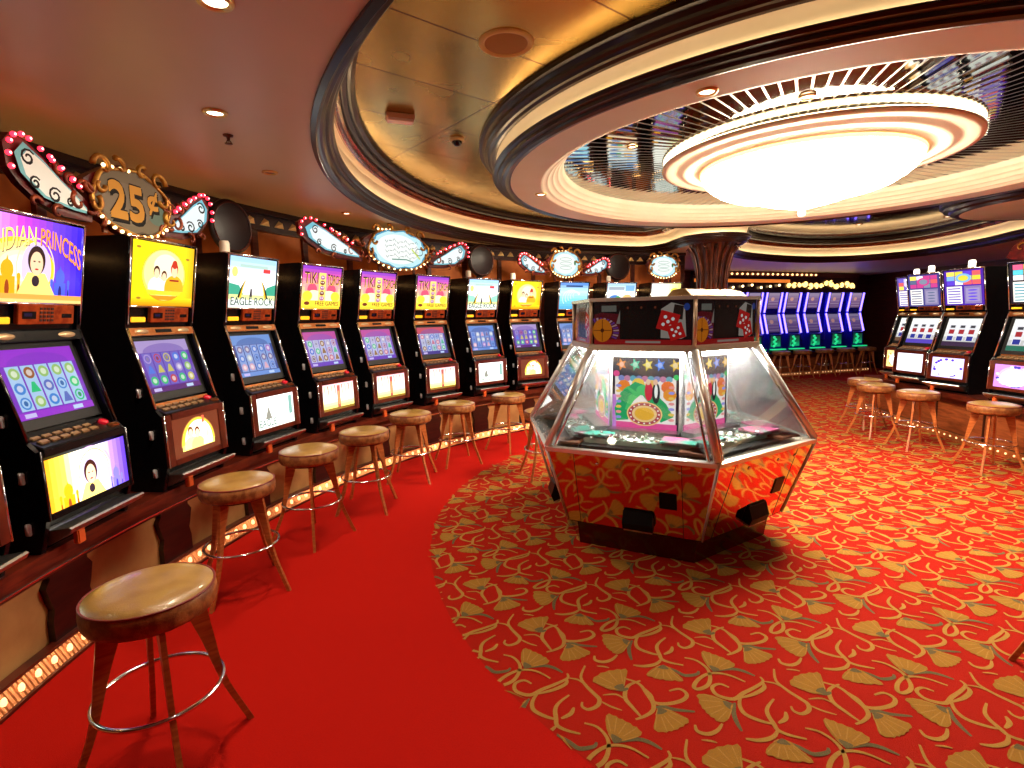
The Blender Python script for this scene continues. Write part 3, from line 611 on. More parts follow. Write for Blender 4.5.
for t in tri:
    a, b, c = (Vector(allp[i]) for i in t)
    fs.append(tuple(t) if (b-a).cross(c-a) < 0 else tuple(reversed(t)))
mb.add([(p[0], p[1], CEIL) for p in allp], fs, 0)
ceil = struct('ceiling', mb, SOFFIT)
mb = MB(); sweep(mb, [(-.015, 2.70), (-.015, 2.685), (.012, 2.675), (.022, 2.69), (.034, 2.70), (.05, 2.698), (.06, 2.715), (.068, 2.74), (.085, 2.742), (.092, 2.752), (.094, 2.765), (.105, 2.768), (.115, 2.78), (.118, 2.795), (.11, 2.803), (.10, 2.80), (.095, 2.785), (.03, 2.775)])
struct('trim_1', mb, DARKW)
mb = MB(); sweep(mb, [(.03, 2.775), (.045, 2.86), (.07, 2.94), (.10, 2.972)]); struct('trim_2', mb, CREAM)
COPW = wood('red_moulding_wood', S(96, 36, 16), S(150, 66, 30), 6, rough=0.2, coat=0.6)
mb = MB(); sweep(mb, [(.10, 2.972), (.118, 2.962), (.132, 2.975), (.13, 2.995), (.148, 2.992), (.16, 3.005), (.155, 3.03)], 1)
sweep(mb, [(.155, 3.03), (.175, 3.025), (.20, 3.04), (.205, 3.06), (.225, 3.055), (.25, 3.075), (.255, 3.112)], 0); struct('trim_3', mb, [DARKW, COPW])
COVE = mat('cove_light', (1, .7, .4), 0.5, emit=(1.0, .70, .40), strength=7.0)
mb = MB(); sweep(mb, [(.052, 2.782), (.088, 2.789)], 0, False)
o = mb.build('cove_light_strip', COVE); tag(o, 'warm strip of light hidden behind the dark moulding of the ceiling recess', 'light strip')

def gold_mat():
    m = mat('brushed_gold', S(188, 152, 70), 0.3, 0.92); nt = m.node_tree; b = nt.nodes['Principled BSDF']
    tc = nt.nodes.new('ShaderNodeTexCoord'); mp = nt.nodes.new('ShaderNodeMapping'); mp.inputs['Rotation'].default_value = (0, 0, R(-38)); mp.inputs['Scale'].default_value = (1, 1, 1)
    nt.links.new(tc.outputs['Object'], mp.inputs['Vector'])
    br = nt.nodes.new('ShaderNodeTexBrick'); br.offset = 0.0; br.inputs['Scale'].default_value = 1.0; br.inputs['Mortar Size'].default_value = 0.006; br.inputs['Brick Width'].default_value = 1.15; br.inputs['Row Height'].default_value = 0.62; br.inputs['Mortar Smooth'].default_value = 0
    br.inputs['Color1'].default_value = (*S(192, 156, 74), 1); br.inputs['Color2'].default_value = (*S(178, 146, 66), 1); br.inputs['Mortar'].default_value = (*S(120, 74, 24), 1)
    nt.links.new(mp.outputs['Vector'], br.inputs['Vector'])
    n = nt.nodes.new('ShaderNodeTexNoise'); n.inputs['Scale'].default_value = 3.0; n.inputs['Detail'].default_value = 2
    nt.links.new(tc.outputs['Object'], n.inputs['Vector'])
    mr = nt.nodes.new('ShaderNodeMapRange'); mr.inputs['To Min'].default_value = 0.16; mr.inputs['To Max'].default_value = 0.34; nt.links.new(n.outputs['Fac'], mr.inputs['Value']); nt.links.new(mr.outputs['Result'], b.inputs['Roughness'])
    nt.links.new(br.outputs['Color'], b.inputs['Base Color'])
    mp2 = nt.nodes.new('ShaderNodeMapping'); mp2.inputs['Rotation'].default_value = (0, 0, R(-38)); mp2.inputs['Scale'].default_value = (160, 3, 1); nt.links.new(tc.outputs['Object'], mp2.inputs['Vector'])
    n2 = nt.nodes.new('ShaderNodeTexNoise'); n2.inputs['Scale'].default_value = 1.0; nt.links.new(mp2.outputs['Vector'], n2.inputs['Vector'])
    bp = nt.nodes.new('ShaderNodeBump'); bp.inputs['Strength'].default_value = 0.12; bp.inputs['Distance'].default_value = 0.004; nt.links.new(n2.outputs['Fac'], bp.inputs['Height']); nt.links.new(bp.outputs['Normal'], b.inputs['Normal'])
    return m
GOLDM = gold_mat()
BRONZE = mat('bronze_mirror', S(62, 48, 44), 0.07, 1.0, noise=(2.5, S(44, 35, 36)), bump=(4, 0.10))
mb = MB(); mb.add([(-2, -.8, GOLD), (3.7, -.8, GOLD), (3.7, 12, GOLD), (-2, 12, GOLD)], [(0, 3, 2, 1)]); o = mb.build('ceiling', GOLDM); o['kind'] = 'structure'
mb = MB(); mb.add([(3.7, -.8, GOLD), (9, -.8, GOLD), (9, 12.5, GOLD), (3.7, 12.5, GOLD)], [(0, 3, 2, 1)]); o = mb.build('ceiling', BRONZE); o['kind'] = 'structure'

# dropped round ceiling with its mirror and the chandelier
DC = (2.605, 4.936, 0)
def up1(prof): return [(r*1.036, 1.65+(z-1.65)*1.036) for r, z in prof]
def lathe_struct(name, prof, m, c=None, n=128):
    if c is None: c = DC; prof = up1(prof)
    mb = MB(); mb.lathe(prof, n*2 if m is DARKW else n, 0, None, c, m is not DARKW); return struct(name, mb, m)
lathe_struct('trim_4', [(2.76, 3.06), (2.76, 3.035), (2.735, 3.03), (2.72, 3.01), (2.715, 2.995), (2.70, 2.985), (2.69, 2.972), (2.67, 2.97), (2.655, 2.957), (2.635, 2.955), (2.62, 2.965)], DARKW)
lathe_struct('trim_5', [(2.62, 2.965), (2.603, 2.945), (2.598, 2.91), (2.59, 2.845)], CREAM)
lathe_struct('trim_6', [(2.588, 2.845), (2.632, 2.846), (2.634, 2.856), (2.65, 2.856), (2.656, 2.845), (2.645, 2.832), (2.618, 2.828), (2.612, 2.812), (2.58, 2.81), (2.572, 2.796), (2.545, 2.79), (2.52, 2.797), (2.50, 2.805)], DARKW)
lathe_struct('trim_7', [(2.50, 2.805), (2.24, 2.805)], PANELP)
lathe_struct('trim_8', [(2.24, 2.805), (2.215, 2.808), (2.205, 2.826), (2.18, 2.826), (2.165, 2.832), (2.158, 2.855), (2.13, 2.857), (2.118, 2.865), (2.112, 2.89), (2.085, 2.893), (2.073, 2.903), (2.066, 2.93), (2.045, 2.935), (2.035, 2.95), (2.03, 2.99)], CREAM)
mb = MB(); mb.lathe(up1([(2.600, 2.850), (2.628, 2.851)]), 96, 0, None, DC, False); o = mb.build('cove_light_strip', COVE); tag(o, 'warm strip of light in the cove around the dropped round ceiling', 'light strip')
def ribbed_mirror():
    m = mat('fluted_mirror', S(126, 124, 114), 0.05, 1.0); nt = m.node_tree; b = nt.nodes['Principled BSDF']
    tc = nt.nodes.new('ShaderNodeTexCoord'); sp = nt.nodes.new('ShaderNodeSeparateXYZ'); nt.links.new(tc.outputs['Object'], sp.inputs[0])
    at = nt.nodes.new('ShaderNodeMath'); at.operation = 'ARCTAN2'; nt.links.new(sp.outputs['Y'], at.inputs[0]); nt.links.new(sp.outputs['X'], at.inputs[1])
    mu = nt.nodes.new('ShaderNodeMath'); mu.operation = 'MULTIPLY'; mu.inputs[1].default_value = 120; nt.links.new(at.outputs[0], mu.inputs[0])
    sn = nt.nodes.new('ShaderNodeMath'); sn.operation = 'SINE'; nt.links.new(mu.outputs[0], sn.inputs[0])
    bp = nt.nodes.new('ShaderNodeBump'); bp.inputs['Strength'].default_value = 0.012; bp.inputs['Distance'].default_value = 0.02; nt.links.new(sn.outputs[0], bp.inputs['Height'])
    gt = nt.nodes.new('ShaderNodeMath'); gt.operation = 'GREATER_THAN'; gt.inputs[1].default_value = 0.84; nt.links.new(sn.outputs[0], gt.inputs[0])
    rp = nt.nodes.new('ShaderNodeMix'); rp.data_type = 'RGBA'; rp.inputs[6].default_value = (*S(178, 182, 168), 1); rp.inputs[7].default_value = (*S(176, 172, 152), 1); nt.links.new(gt.outputs[0], rp.inputs[0])
    mr = nt.nodes.new('ShaderNodeMapRange'); mr.inputs['To Min'].default_value = .04; mr.inputs['To Max'].default_value = .30; nt.links.new(gt.outputs[0], mr.inputs['Value']); nt.links.new(mr.outputs['Result'], b.inputs['Roughness']); nt.links.new(rp.outputs[2], b.inputs['Base Color']); nt.links.new(bp.outputs['Normal'], b.inputs['Normal'])
    return m
MIRC = ribbed_mirror()
mb = MB(); mb.lathe([(2.11, 0), (0.05, 0)], 96, 0, None, (0, 0, 0), False); o = mb.build('ceiling', MIRC); o['kind'] = 'structure'; o.location = (DC[0], DC[1], 3.038)
# second small dropped disc at the right
D2 = (6.35, 6.2, 0)
lathe_struct('trim_9', [(1.13, 3.11), (1.13, 2.97), (1.16, 2.95), (1.16, 2.90), (1.12, 2.88), (1.12, 2.86), (1.07, 2.84), (1.05, 2.82), (1.0, 2.80), (.96, 2.805)], DARKW, D2, 72)
lathe_struct('trim_10', [(.96, 2.805), (.01, 2.805)], PANELP, D2, 72)

# chandelier
CRYSTAL = mat('lit_crystal', (.9, .85, .75), 0.15, emit=(1.0, .87, .66), strength=44.0)
CRYSTAL2 = mat('lit_crystal_edge', (.9, .8, .6), 0.15, emit=(1.0, .62, .22), strength=2.4)
ch = thing('chandelier', 'huge round crystal bowl chandelier glowing white under the mirrored ceiling', 'chandelier', (DC[0]+.03, DC[1]-.01, 3.038)); ch.scale = (1.036, 1.036, 1.036)
Z = lambda z: z-2.99
mb = MB(); mb.lathe([(.80, Z(2.985)), (.98, Z(2.984)), (1.0, Z(2.958)), (1.16, Z(2.958)), (1.18, Z(2.95)), (1.175, Z(2.932)), (1.13, Z(2.925)), (1.08, Z(2.932)), (1.03, Z(2.932)), (1.0, Z(2.915)), (.96, Z(2.908)), (.92, Z(2.92)), (.885, Z(2.918)), (.86, Z(2.9)), (.835, Z(2.895)), (.80, Z(2.985))], 96)
mb.build('ceiling_ring', CREAM, ch)
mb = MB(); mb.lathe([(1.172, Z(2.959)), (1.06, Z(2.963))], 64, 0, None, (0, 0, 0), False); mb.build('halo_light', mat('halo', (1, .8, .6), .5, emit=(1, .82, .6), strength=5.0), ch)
mb = MB(); mb.lathe([(.835, Z(2.90)), (.845, Z(2.895)), (.845, Z(2.875)), (.825, Z(2.87))], 96); mb.build('brass_rim', CRYSTAL2, ch)
def tier(prof, n): mb = MB(); mb.lathe(prof, n, 0, None, (0, 0, 0), False, 0, 2*PI, lambda i: 1.0 if i % 2 else .985); return mb
tier([(.825, Z(2.885)), (.828, Z(2.85)), (.80, Z(2.80)), (.75, Z(2.755)), (.70, Z(2.735))], 160).build('crystal_tier', CRYSTAL, ch)
tier([(.71, Z(2.75)), (.69, Z(2.715)), (.60, Z(2.68)), (.48, Z(2.655)), (.42, Z(2.65))], 130).build('crystal_tier', CRYSTAL, ch)
tier([(.43, Z(2.665)), (.40, Z(2.635)), (.30, Z(2.60)), (.18, Z(2.57)), (.07, Z(2.545)), (.01, Z(2.54))], 80).build('crystal_tier', CRYSTAL, ch)
mb = MB(); mb.tube([(0, 0, Z(2.545)), (0, 0, Z(2.52))], .02, 10); mb.sphere((0, 0, Z(2.50)), .032, 14); mb.build('finial', mat('finial_glass', (.9, .85, .8), .08, emit=(1, .85, .7), strength=.9), ch, 'clear crystal ball finial')

# ceiling fittings
DLM = mat('downlight_lens', (1, .9, .75), .3, emit=(1, .78, .5), strength=9.0)
def downlight(loc, r, label, power, spot=True, dark=False):
    t = thing('downlight', label, 'downlight', loc, 0, 'recessed ceiling downlights')
    part('ring', ('dlr', r), lambda: MB().lathe([(r*.62, -.002), (r*.7, -.012), (r*.92, -.012), (r, -.004), (r, 0)], 28), BRASS, t)
    part('lens', ('dll', r, dark), lambda: MB().disc((0, 0, -.004), r*.66, 20, 0, None, -1), mat('unlit_lens', S(120, 66, 40), .3) if dark else DLM, t)
    if spot and power:
        l = bpy.data.lights.new('downlight_beam', 'SPOT'); l.energy = power; l.color = (1, .82, .60); l.spot_size = R(110); l.spot_blend = .8; l.shadow_soft_size = .05
        o = bpy.data.objects.new('downlight_beam', l); COL.objects.link(o); o.location = (loc[0], loc[1], loc[2]-.03)
downlight((-1.481, 2.835, CEIL), .06, 'lit brass downlight in the soffit above the princess and yellow machines', 32)
downlight((-1.702, 3.942, CEIL), .055, 'unlit brass downlight in the soffit beyond the sprinkler', 0, dark=True)
downlight((-.959, 1.893, CEIL), .06, 'brass downlight cut off by the top edge of the photo', 32)
downlight((-1.62, 5.45, CEIL), .05, 'tiny downlight in the soffit above the tiki marquee sign', 20)
downlight((1.082, 3.047, 2.847), .06, 'lit brass downlight in the near side of the cream ring panel', 10)
downlight((.316, 5.426, 2.847), .06, 'round white downlight in the left end of the cream ring panel', 10)
downlight((1.938, 3.627, 3.034), .055, 'downlight in the fluted mirror between cream ring and chandelier', 15)
downlight((1.026, 4.60, 3.034), .045, 'bright little downlight in the left part of the mirrored ceiling', 15)
for (x, y), l in (((4.9, 7.6), 'downlight glowing bluish white in the bronze mirror ceiling right of the finial'), ((3.9, 8.4), 'small downlight low in the bronze ceiling near the flared column'), ((5.9, 9.2), 'small downlight in the bronze ceiling above the neon machines'), ((6.9, 8.6), 'downlight in the bronze ceiling above the right machine bank')):
    downlight((x, y, GOLD), .06, l, 25)
t = thing('ceiling_speaker', 'large round grey-brown speaker grille in the gold ceiling', 'speaker', (-.003, 3.057, GOLD))
MB().lathe([(.115, -.004), (.125, -.012), (.14, -.012), (.15, -.004), (.15, 0)], 40).build('ring', mat('speaker_ring', S(214, 184, 104), .5), t)
MB().lathe([(.118, -.005), (.06, -.009), (.001, -.01)], 40).build('grille', mat('speaker_cloth', S(168, 122, 62), .8, bump=(300, .4)), t)
t = thing('emergency_light', 'pink-white box light fixed under the gold ceiling', 'light fixture', (-.781, 4.050, GOLD), R(20))
MB().bbox(-.10, .10, -.05, .05, -.035, -.001, .004).build('housing', mat('fixture_brown', S(214, 150, 120), .4), t); MB().bbox(-.092, .092, -.048, .03, -.055, -.034, .004).build('diffuser', mat('fixture_pink', S(252, 226, 220), .4), t)
t = thing('dome_camera', 'black dome camera on a pale base in the gold ceiling', 'camera', (-.422, 4.589, GOLD))
MB().lathe([(.062, 0), (.062, -.014), (.05, -.02), (.04, -.02)], 28).build('base', mat('camera_base', S(210, 176, 120), .4), t)
MB().lathe([(.042, -.018), (.04, -.035), (.028, -.05), (.012, -.057), (.001, -.058)], 28).build('dome', mat('camera_dome', (.004, .004, .005), .06), t)
t = thing('sprinkler', 'small dark sprinkler head on the soffit beside the lit downlight', 'sprinkler', (-1.593, 3.171, CEIL))
MB().lathe([(.028, 0), (.026, -.008), (.01, -.012), (.008, -.03), (.012, -.034), (.001, -.036)], 16).build('body', mat('sprinkler_metal', S(96, 60, 40), .35, .8), t)
MB().lathe([(.001, -.05), (.02, -.05), (.022, -.046), (.001, -.046)], 12).tube([(.01, 0, -.034), (.018, 0, -.048)], .003, 5).tube([(-.01, 0, -.034), (-.018, 0, -.048)], .003, 5).build('deflector', mat('sprinkler_metal'), t)
# column with a flaring leaf capital
BRZ = mat('column_bronze', S(92, 46, 26), .28, .55, coat=.4, noise=(6, S(58, 26, 16)))
cm = MB(); cm.lathe([(.30, 0), (.30, .12), (.24, .14), (.215, .2), (.205, 1.9), (.225, 1.93), (.205, 1.96)], 40)
cm.lathe([(.20, 1.95), (.20, 2.1), (.215, 2.3), (.25, 2.5), (.31, 2.64), (.33, 2.7)], 64, 0, None, (0, 0, 0), True, 0, 2*PI, lambda i: 1+.05*math.cos(i*2*PI/4))
for k in range(14):
    a = 2*PI*k/14; pts = []
    for r, z in ((.205, 1.95), (.21, 2.15), (.235, 2.36), (.285, 2.54), (.36, 2.65), (.39, 2.62)): pts.append((r*math.cos(a), r*math.sin(a), z))
    cm.tube(pts, [.02, .022, .026, .028, .022, .01], 6)
o = struct('column', cm, BRZ); o.location = (PILL.x, PILL.y, 0); tag(o, 'bronze column with a flaring leaf capital behind the coin pusher', 'column')
# ------------------------------------------------------------------ counters with their strip of lights
CT = 0.60
BULBW = mat('warm_bulb', (1, .8, .5), .3, emit=(1.0, .62, .28), strength=5.0); STRIPB = mat('strip_bulb', (1, .7, .4), .3, emit=(1.0, .55, .24), strength=1.7)
BULBR = mat('red_bulb', (1, .1, .1), .3, emit=(1.0, .015, .04), strength=4.0)
BULBC = mat('bulb_core', (1, .8, .8), .3, emit=(1.0, .5, .5), strength=5.0)
RIBS = mat('ribbed_strip_cover', S(206, 120, 60), .3, .5, noise=(60, S(170, 90, 44)), emit=(1.0, .38, .10), strength=.05)
PILA = wood('dark_pilaster', S(30, 10, 8), S(50, 18, 12), 5, rough=.3)
def bulb_mb(r): return MB().sphere((0, 0, 0), r, 8)
def counter_curved():
    base = arc(150, 6.1); t = thing('slot_counter', 'long curved wooden counter under the left row with bulbs at its foot', 'counter', base)
    I = Matrix.Translation(-base)
    def band(name, r0, r1, z0, z1, m, a0=97.5, a1=200, n=120, label=None):
        mb = MB(); arc_band(mb, r0, r1, z0, z1, a0, a1, n); mb.v = [tuple(I @ Vector(p)) for p in mb.v]; return mb.build(name, m, t, label)
    band('worktop', 6.03, 6.72, .535, CT, MAHOG)
    band('front_panel', 6.16, 6.70, .09, .535, TANP); band('top_rail', 6.12, 6.16, .44, .535, MAHOG); band('chrome_trim', 6.112, 6.12, .455, .463, CHROME)
    band('kick_panel', 6.15, 6.70, .0, .09, PILA); band('strip_back', 6.10, 6.15, .085, .10, MAHOG); band('strip_edge', 6.052, 6.066, .0, .016, MAHOG)
    # sloping ribbed channel
    mb = MB(); n = 900; vs = []; fs = []
    for i in range(n+1):
        a = 97.5+(200-97.5)*i/n; w = .003 if i % 2 else 0
        vs += [tuple(I @ arc(a, 6.068-w, .012)), tuple(I @ arc(a, 6.108-w, .086))]
    for i in range(n): fs.append((2*i, 2*i+1, 2*i+3, 2*i+2))
    mb.add(vs, fs); mb.build('light_channel', RIBS, t)
    for k in range(100):
        a = 98.5+(187.5-98.5)*k/99
        o = part('bulb', 'wb', lambda: bulb_mb(.012), STRIPB, t); o.location = I @ arc(a, 6.086, .05); o.rotation_euler = (0, 0, R(a-90)); o.scale = (1.5, .8, 2.0)
    # dark shaped pilasters between the tan panels
    for k in range(11):
        a = 182.4-8.0*k if k else 182.0
        prof = [(.09, -.13), (.09, .13), (.2, .13), (.26, .115), (.3, .13), (.38, .15), (.42, .12), (.44, .12), (.44, -.12), (.42, -.12), (.38, -.15), (.3, -.13), (.26, -.115), (.2, -.13)]
        M = I @ LM(arc(a, 6.16), R(a-90))
        MB().prism([(p[1], p[0]) for p in prof], -.035, .01, 0, M, 'y').build('pilaster', PILA, t)
    return t
counter_curved()
def counter_straight(pts, name_label, depth, face_m, nb, sp):
    """counter along a polyline; pts are its front edge, the room lies to the right of the direction of travel"""
    t = thing('slot_counter', name_label, 'counter', (*pts[len(pts)//2], 0)); I = Matrix.Translation(-Vector((*pts[len(pts)//2], 0)))
    P = [Vector(p) for p in pts]; n = len(P); N = []
    for i in range(n):
        d = (P[min(i+1, n-1)]-P[max(i-1, 0)]).normalized(); N.append(Vector((-d.y, d.x)))
    def band(name, d0, d1, z0, z1, m):
        vs = []; fs = []
        for p, q in zip(P, N):
            for d, z in ((d0, z0), (d1, z0), (d1, z1), (d0, z1)): a = p+q*d; vs.append(tuple(I @ Vector((a.x, a.y, z))))
        for i in range(n-1):
            for j in range(4): fs.append((i*4+j, (i+1)*4+j, (i+1)*4+(j+1) % 4, i*4+(j+1) % 4))
        fs += [(3, 2, 1, 0), tuple((n-1)*4+j for j in range(4))]
        MB().add(vs, fs).build(name, m, t)
    band('worktop', 0, depth, .535, CT, MAHOG); band('front_panel', .10, depth-.02, .09, .535, face_m); band('kick_panel', .09, depth-.02, 0, .09, PILA); band('light_channel', .05, .09, .0, .085, RIBS); band('top_rail', .07, .10, .46, .535, MAHOG)
    L = [0]
    for i in range(n-1): L.append(L[-1]+(P[i+1]-P[i]).length)
    for k in range(nb):
        s = sp*(k+.5)
        if s > L[-1]: break
        i = max(j for j in range(n-1) if L[j] <= s); f = (s-L[i])/(L[i+1]-L[i]); p = P[i].lerp(P[i+1], f); q = N[i]
        o = part('bulb', 'wb', lambda: bulb_mb(.012), STRIPB, t); a = p+q*.048; o.location = I @ Vector((a.x, a.y, .05))
    for i in range(n-1):
        p = (P[i]+P[i+1])/2; q = (N[i]+N[i+1])/2; d = (P[i+1]-P[i]).normalized()
        M = I @ Matrix(((d.x, q.x, 0, p.x), (d.y, q.y, 0, p.y), (0, 0, 1, 0), (0, 0, 0, 1)))
        MB().box(-.012, .012, .088, .104, .09, .46, 0, M).build('panel_strip', PILA, t)
    return t
BROWNP = wood('brown_panel', S(120, 58, 28), S(160, 84, 44), 4, rough=.35)
RPTS = [(5.37, 4.3), (5.40, 5.0), (5.44, 5.73), (5.54, 6.6), (5.64, 7.4), (5.76, 8.2), (5.86, 8.75)]
counter_straight(list(reversed(RPTS)), 'brown panelled counter under the right bank of slot machines', 1.25, BROWNP, 40, .11)

# ------------------------------------------------------------------ slot machines
LATCHM = mat('latch_metal', S(214, 214, 220), .25, .35); READER = mat('copper_reader', S(206, 96, 40), .3, .75, noise=(24, S(150, 52, 24)))
YLAB = mat('amber_window', S(240, 180, 40), .3, emit=S(250, 176, 30), strength=.8); BLUED = mat('blue_display', (.02, .05, .1), .2, emit=S(60, 140, 240), strength=1.0)
KEYP = mat('keypad_rubber', S(60, 24, 18), .5); BTN = mat('deck_button', S(150, 120, 84), .35, noise=(30, S(110, 70, 44))); REDB = mat('red_button', S(190, 20, 40), .25, coat=.5, emit=S(200, 20, 40), strength=.25)
DECK = mat('button_deck_black', S(22, 14, 12), .3, coat=.3); CANDLE = mat('tower_lamp_white', S(235, 225, 205), .35); CANDLEL = mat('tower_lamp_lit', (1, .9, .8), .3, emit=(1, .86, .66), strength=5.0)
NEON = mat('blue_neon', (.2, .2, 1), .3, emit=(.20, .13, 1.0), strength=4.0); NEONC = mat('neon_core', (.5, .5, 1), .3, emit=(.55, .5, 1.0), strength=3.0)
BLUEP = mat('blue_side', S(20, 16, 150), .3, coat=.4); GREENG = mat('green_glow', (.1, .8, .5), .25, emit=S(20, 190, 120), strength=.9); GREENM = mat('green_plastic', S(16, 120, 80), .22, coat=.5)
PRF = dict(top=(-.004, 2.151), boxb=(.079, 1.642), bzt=(.084, 1.615), bzb=(-.054, 1.119), blt=(-.093, 1.077), blb=(-.101, .751))
def slant(a, b, t): return Vector((0, a[0]+(b[0]-a[0])*t, a[1]+(b[1]-a[1])*t-CT))
def slot_machine(label, loc, rz, game, W=.572, style='A', group=None, lamp=None):
    """game = (key, top picture, screen picture, belly picture); fronts face local -y, the counter is local z 0"""
    t = thing('slot_machine', label, 'slot machine', (*loc, CT), rz, group); g, topf, scrf, belf = game
    h = W/2; P = {k: (v[0], v[1]-CT) for k, v in PRF.items()}; K = lambda n: (n, W, style)
    def cab():
        mb = MB()
        out = [(-.06, 0), P['blb'], P['blt'], (P['blt'][0]+.012, P['blt'][1]+.012), (P['bzb'][0], P['bzb'][1]), P['bzt'], P['boxb'], P['top'], (.02, P['top'][1]+.012), (.40, P['top'][1]+.012), (.42, P['top'][1]-.02), (.42, 0)]
        for s in (-1, 1): mb.prism(out, s*h, s*(h-.026), 0, None, 'x')
        inn = [(-.03, .002), (P['blb'][0]+.02, P['blb'][1]), (P['blt'][0]+.02, P['blt'][1]-.01), (.01, P['bzb'][1]+.0), (P['bzb'][0]+.075, P['bzb'][1]+.03), (P['bzt'][0]+.075, P['bzt'][1]-.02), (P['bzt'][0]+.02, P['bzt'][1]), (P['boxb'][0]+.02, P['boxb'][1]), (P['top'][0]+.02, P['top'][1]), (.40, P['top'][1]), (.41, .002)]
        mb.prism(inn, -h+.025, h-.025, 0, None, 'x'); return mb
    body = BLACK if style != 'C' else BLUEP
    part('cabinet', K('cab'), cab, body, t)
    # top sign
    A, B = PRF['top'], PRF['boxb']; up = slant(B, A, 1)-slant(B, A, 0); upn = up.normalized(); nrm = Vector((1, 0, 0)).cross(upn)
    lo = .22 if style != 'B' else .13; cen = slant(B, A, (lo+.985)/2)+nrm*.004; sw, sh = W-.06, up.length*(.985-lo)
    if g == 'princess': sw = W-.03
    art_part('top_sign', ('top', g, W, style), lambda: topf(sw, sh), plane_M(cen, (1, 0, 0), upn), SIGNL, t)
    def rails():
        mb = MB()
        for s in (-1, 1): mb.tube([slant(B, A, 0)+Vector((s*(h-.012), 0, 0))+nrm*.006, slant(B, A, 1)+Vector((s*(h-.012), 0, 0))+nrm*.006], .006, 6)
        mb.tube([slant(B, A, 1)+Vector((-h+.012, 0, .006))+nrm*.004, slant(B, A, 1)+Vector((h-.012, 0, .006))+nrm*.004], .007, 6)
        mb.tube([slant(B, A, lo-.012)+Vector((-h+.02, 0, 0))+nrm*.004, slant(B, A, lo-.012)+Vector((h-.02, 0, 0))+nrm*.004], .005, 6); return mb
    if style != 'C': part('sign_frame', K('rails'), rails, CHROME if g != 'princess' else BLACK, t)
    # reader strip under the sign
    if style in 'AB':
        Mr = plane_M(slant(B, A, lo*.5), (1, 0, 0), upn); rh = up.length*lo*.42
        rd = part('reader_panel', K('rd'), lambda: MB().bbox(-h*.38, h*.78, -rh, rh, -.01, .012, .003, 0, Mr), READER, t)
        part('display', K('dp'), lambda: MB().box(-h*.30, -h*.04, -rh*.45, rh*.3, .012, .0145, 0, Mr), BLACK, rd); part('readout', K('ro'), lambda: MB().box(-h*.27, -h*.12, -rh*.2, rh*.15, .0145, .015, 0, Mr), BLUED if g == 'princess' else mat('dark_readout', S(20, 20, 60), .2), rd)
        def keys():
            mb = MB()
            for i in range(4):
                for j in range(4): mb.box(h*(.04+.075*i), h*(.09+.075*i), rh*(-.72+.4*j), rh*(-.48+.4*j), .012, .015, 0, Mr)
            return mb
        part('keypad', K('kp'), keys, KEYP, rd); part('card_slot', K('cs'), lambda: MB().box(h*.5, h*.72, -rh*.35, rh*.1, .012, .0135, 0, Mr), BLACK, rd)
        part('ticket_window', K('tw'), lambda: MB().bbox(-h*.88, -h*.5, -rh*.95, -rh*.3, .0, .010, .003, 0, Mr), YLAB, t)
    # slanted bezel round the recessed screen
    A2, B2 = PRF['bzt'], PRF['bzb']; up2 = slant(B2, A2, 1)-slant(B2, A2, 0); u2 = up2.normalized(); n2 = Vector((1, 0, 0)).cross(u2)
    def bezel():
        mb = MB()
        for s in (-1, 1): mb.tube([slant(B2, A2, .0)+Vector((s*(h-.010), 0, 0))+n2*.004, slant(B2, A2, 1)+Vector((s*(h-.010), 0, 0))+n2*.004], .0085, 6)
        M = plane_M(slant(B2, A2, .955), (1, 0, 0), u2); mb.bbox(-h+.012, h-.012, -.026, .024, -.012, .008, .003, 1, M)
        for s in (-1, 1): mb.lathe([(.001, .012), (.9, .011), (1, .008)], 20, 2, M @ Matrix.Translation((s*h*.62, 0, 0)) @ Matrix.Diagonal((.055, .016, 1, 1)))
        mb.box(-h*.24, h*.24, -.011, .011, .0075, .0092, 3, M)
        M2 = plane_M(slant(B2, A2, .03)+Vector((0, .035, 0)), (1, 0, 0), u2); mb.bbox(-h+.05, h-.05, -.012, .012, -.01, .01, .003, 1, M2); return mb
    bz = [CHROME, COPPER, mat('speaker_oval', S(200, 170, 130), .3, .6), BLACK] if g != 'princess' else [mat('dark_chrome', (.12, .12, .13), .2, 1.0), BLACK, mat('speaker_oval', S(200, 170, 130), .3, .6), BLACK]
    if style != 'C': part('bezel_frame', ('bz', W, style, g == 'princess'), bezel, bz, t)
    a, b = (.20, .855) if style == 'A' else ((.06, .94) if style == 'C' else (.16, .86))
    sc = slant(B2, A2, (a+b)/2)-n2*.038; ww, wh = (W*.77, up2.length*(b-a)) if style != 'C' else (W-.03, up2.length*(b-a))
    if style == 'C': sc = slant(B2, A2, (a+b)/2)+n2*.004
    art_part('screen', ('scr', g, W, style), lambda: scrf(ww, wh), plane_M(sc, (1, 0, 0), u2), SCREEN, t)
    if style != 'C': part('screen_surround', K('ss'), lambda: MB().box(-h+.026, h-.026, -wh/2-.05, wh/2+.05, -.03, -.002, 0, plane_M(sc, (1, 0, 0), u2)), BLACKM, t)
    # button deck
    A3, B3 = (PRF['bzb'][0]+.06, PRF['bzb'][1]+.012), (PRF['blt'][0]+.004, PRF['blt'][1]+.012); u3 = (slant(B3, A3, 1)-slant(B3, A3, 0)); L3 = u3.length; M3 = plane_M(slant(B3, A3, .5), (1, 0, 0), u3)
    dk = part('button_deck', K('dk'), lambda: MB().bbox(-h+.03, h-.03, -L3/2-.015, L3/2, -.03, .006, .004, 0, M3), DECK if style != 'C' else BLUEP, t)
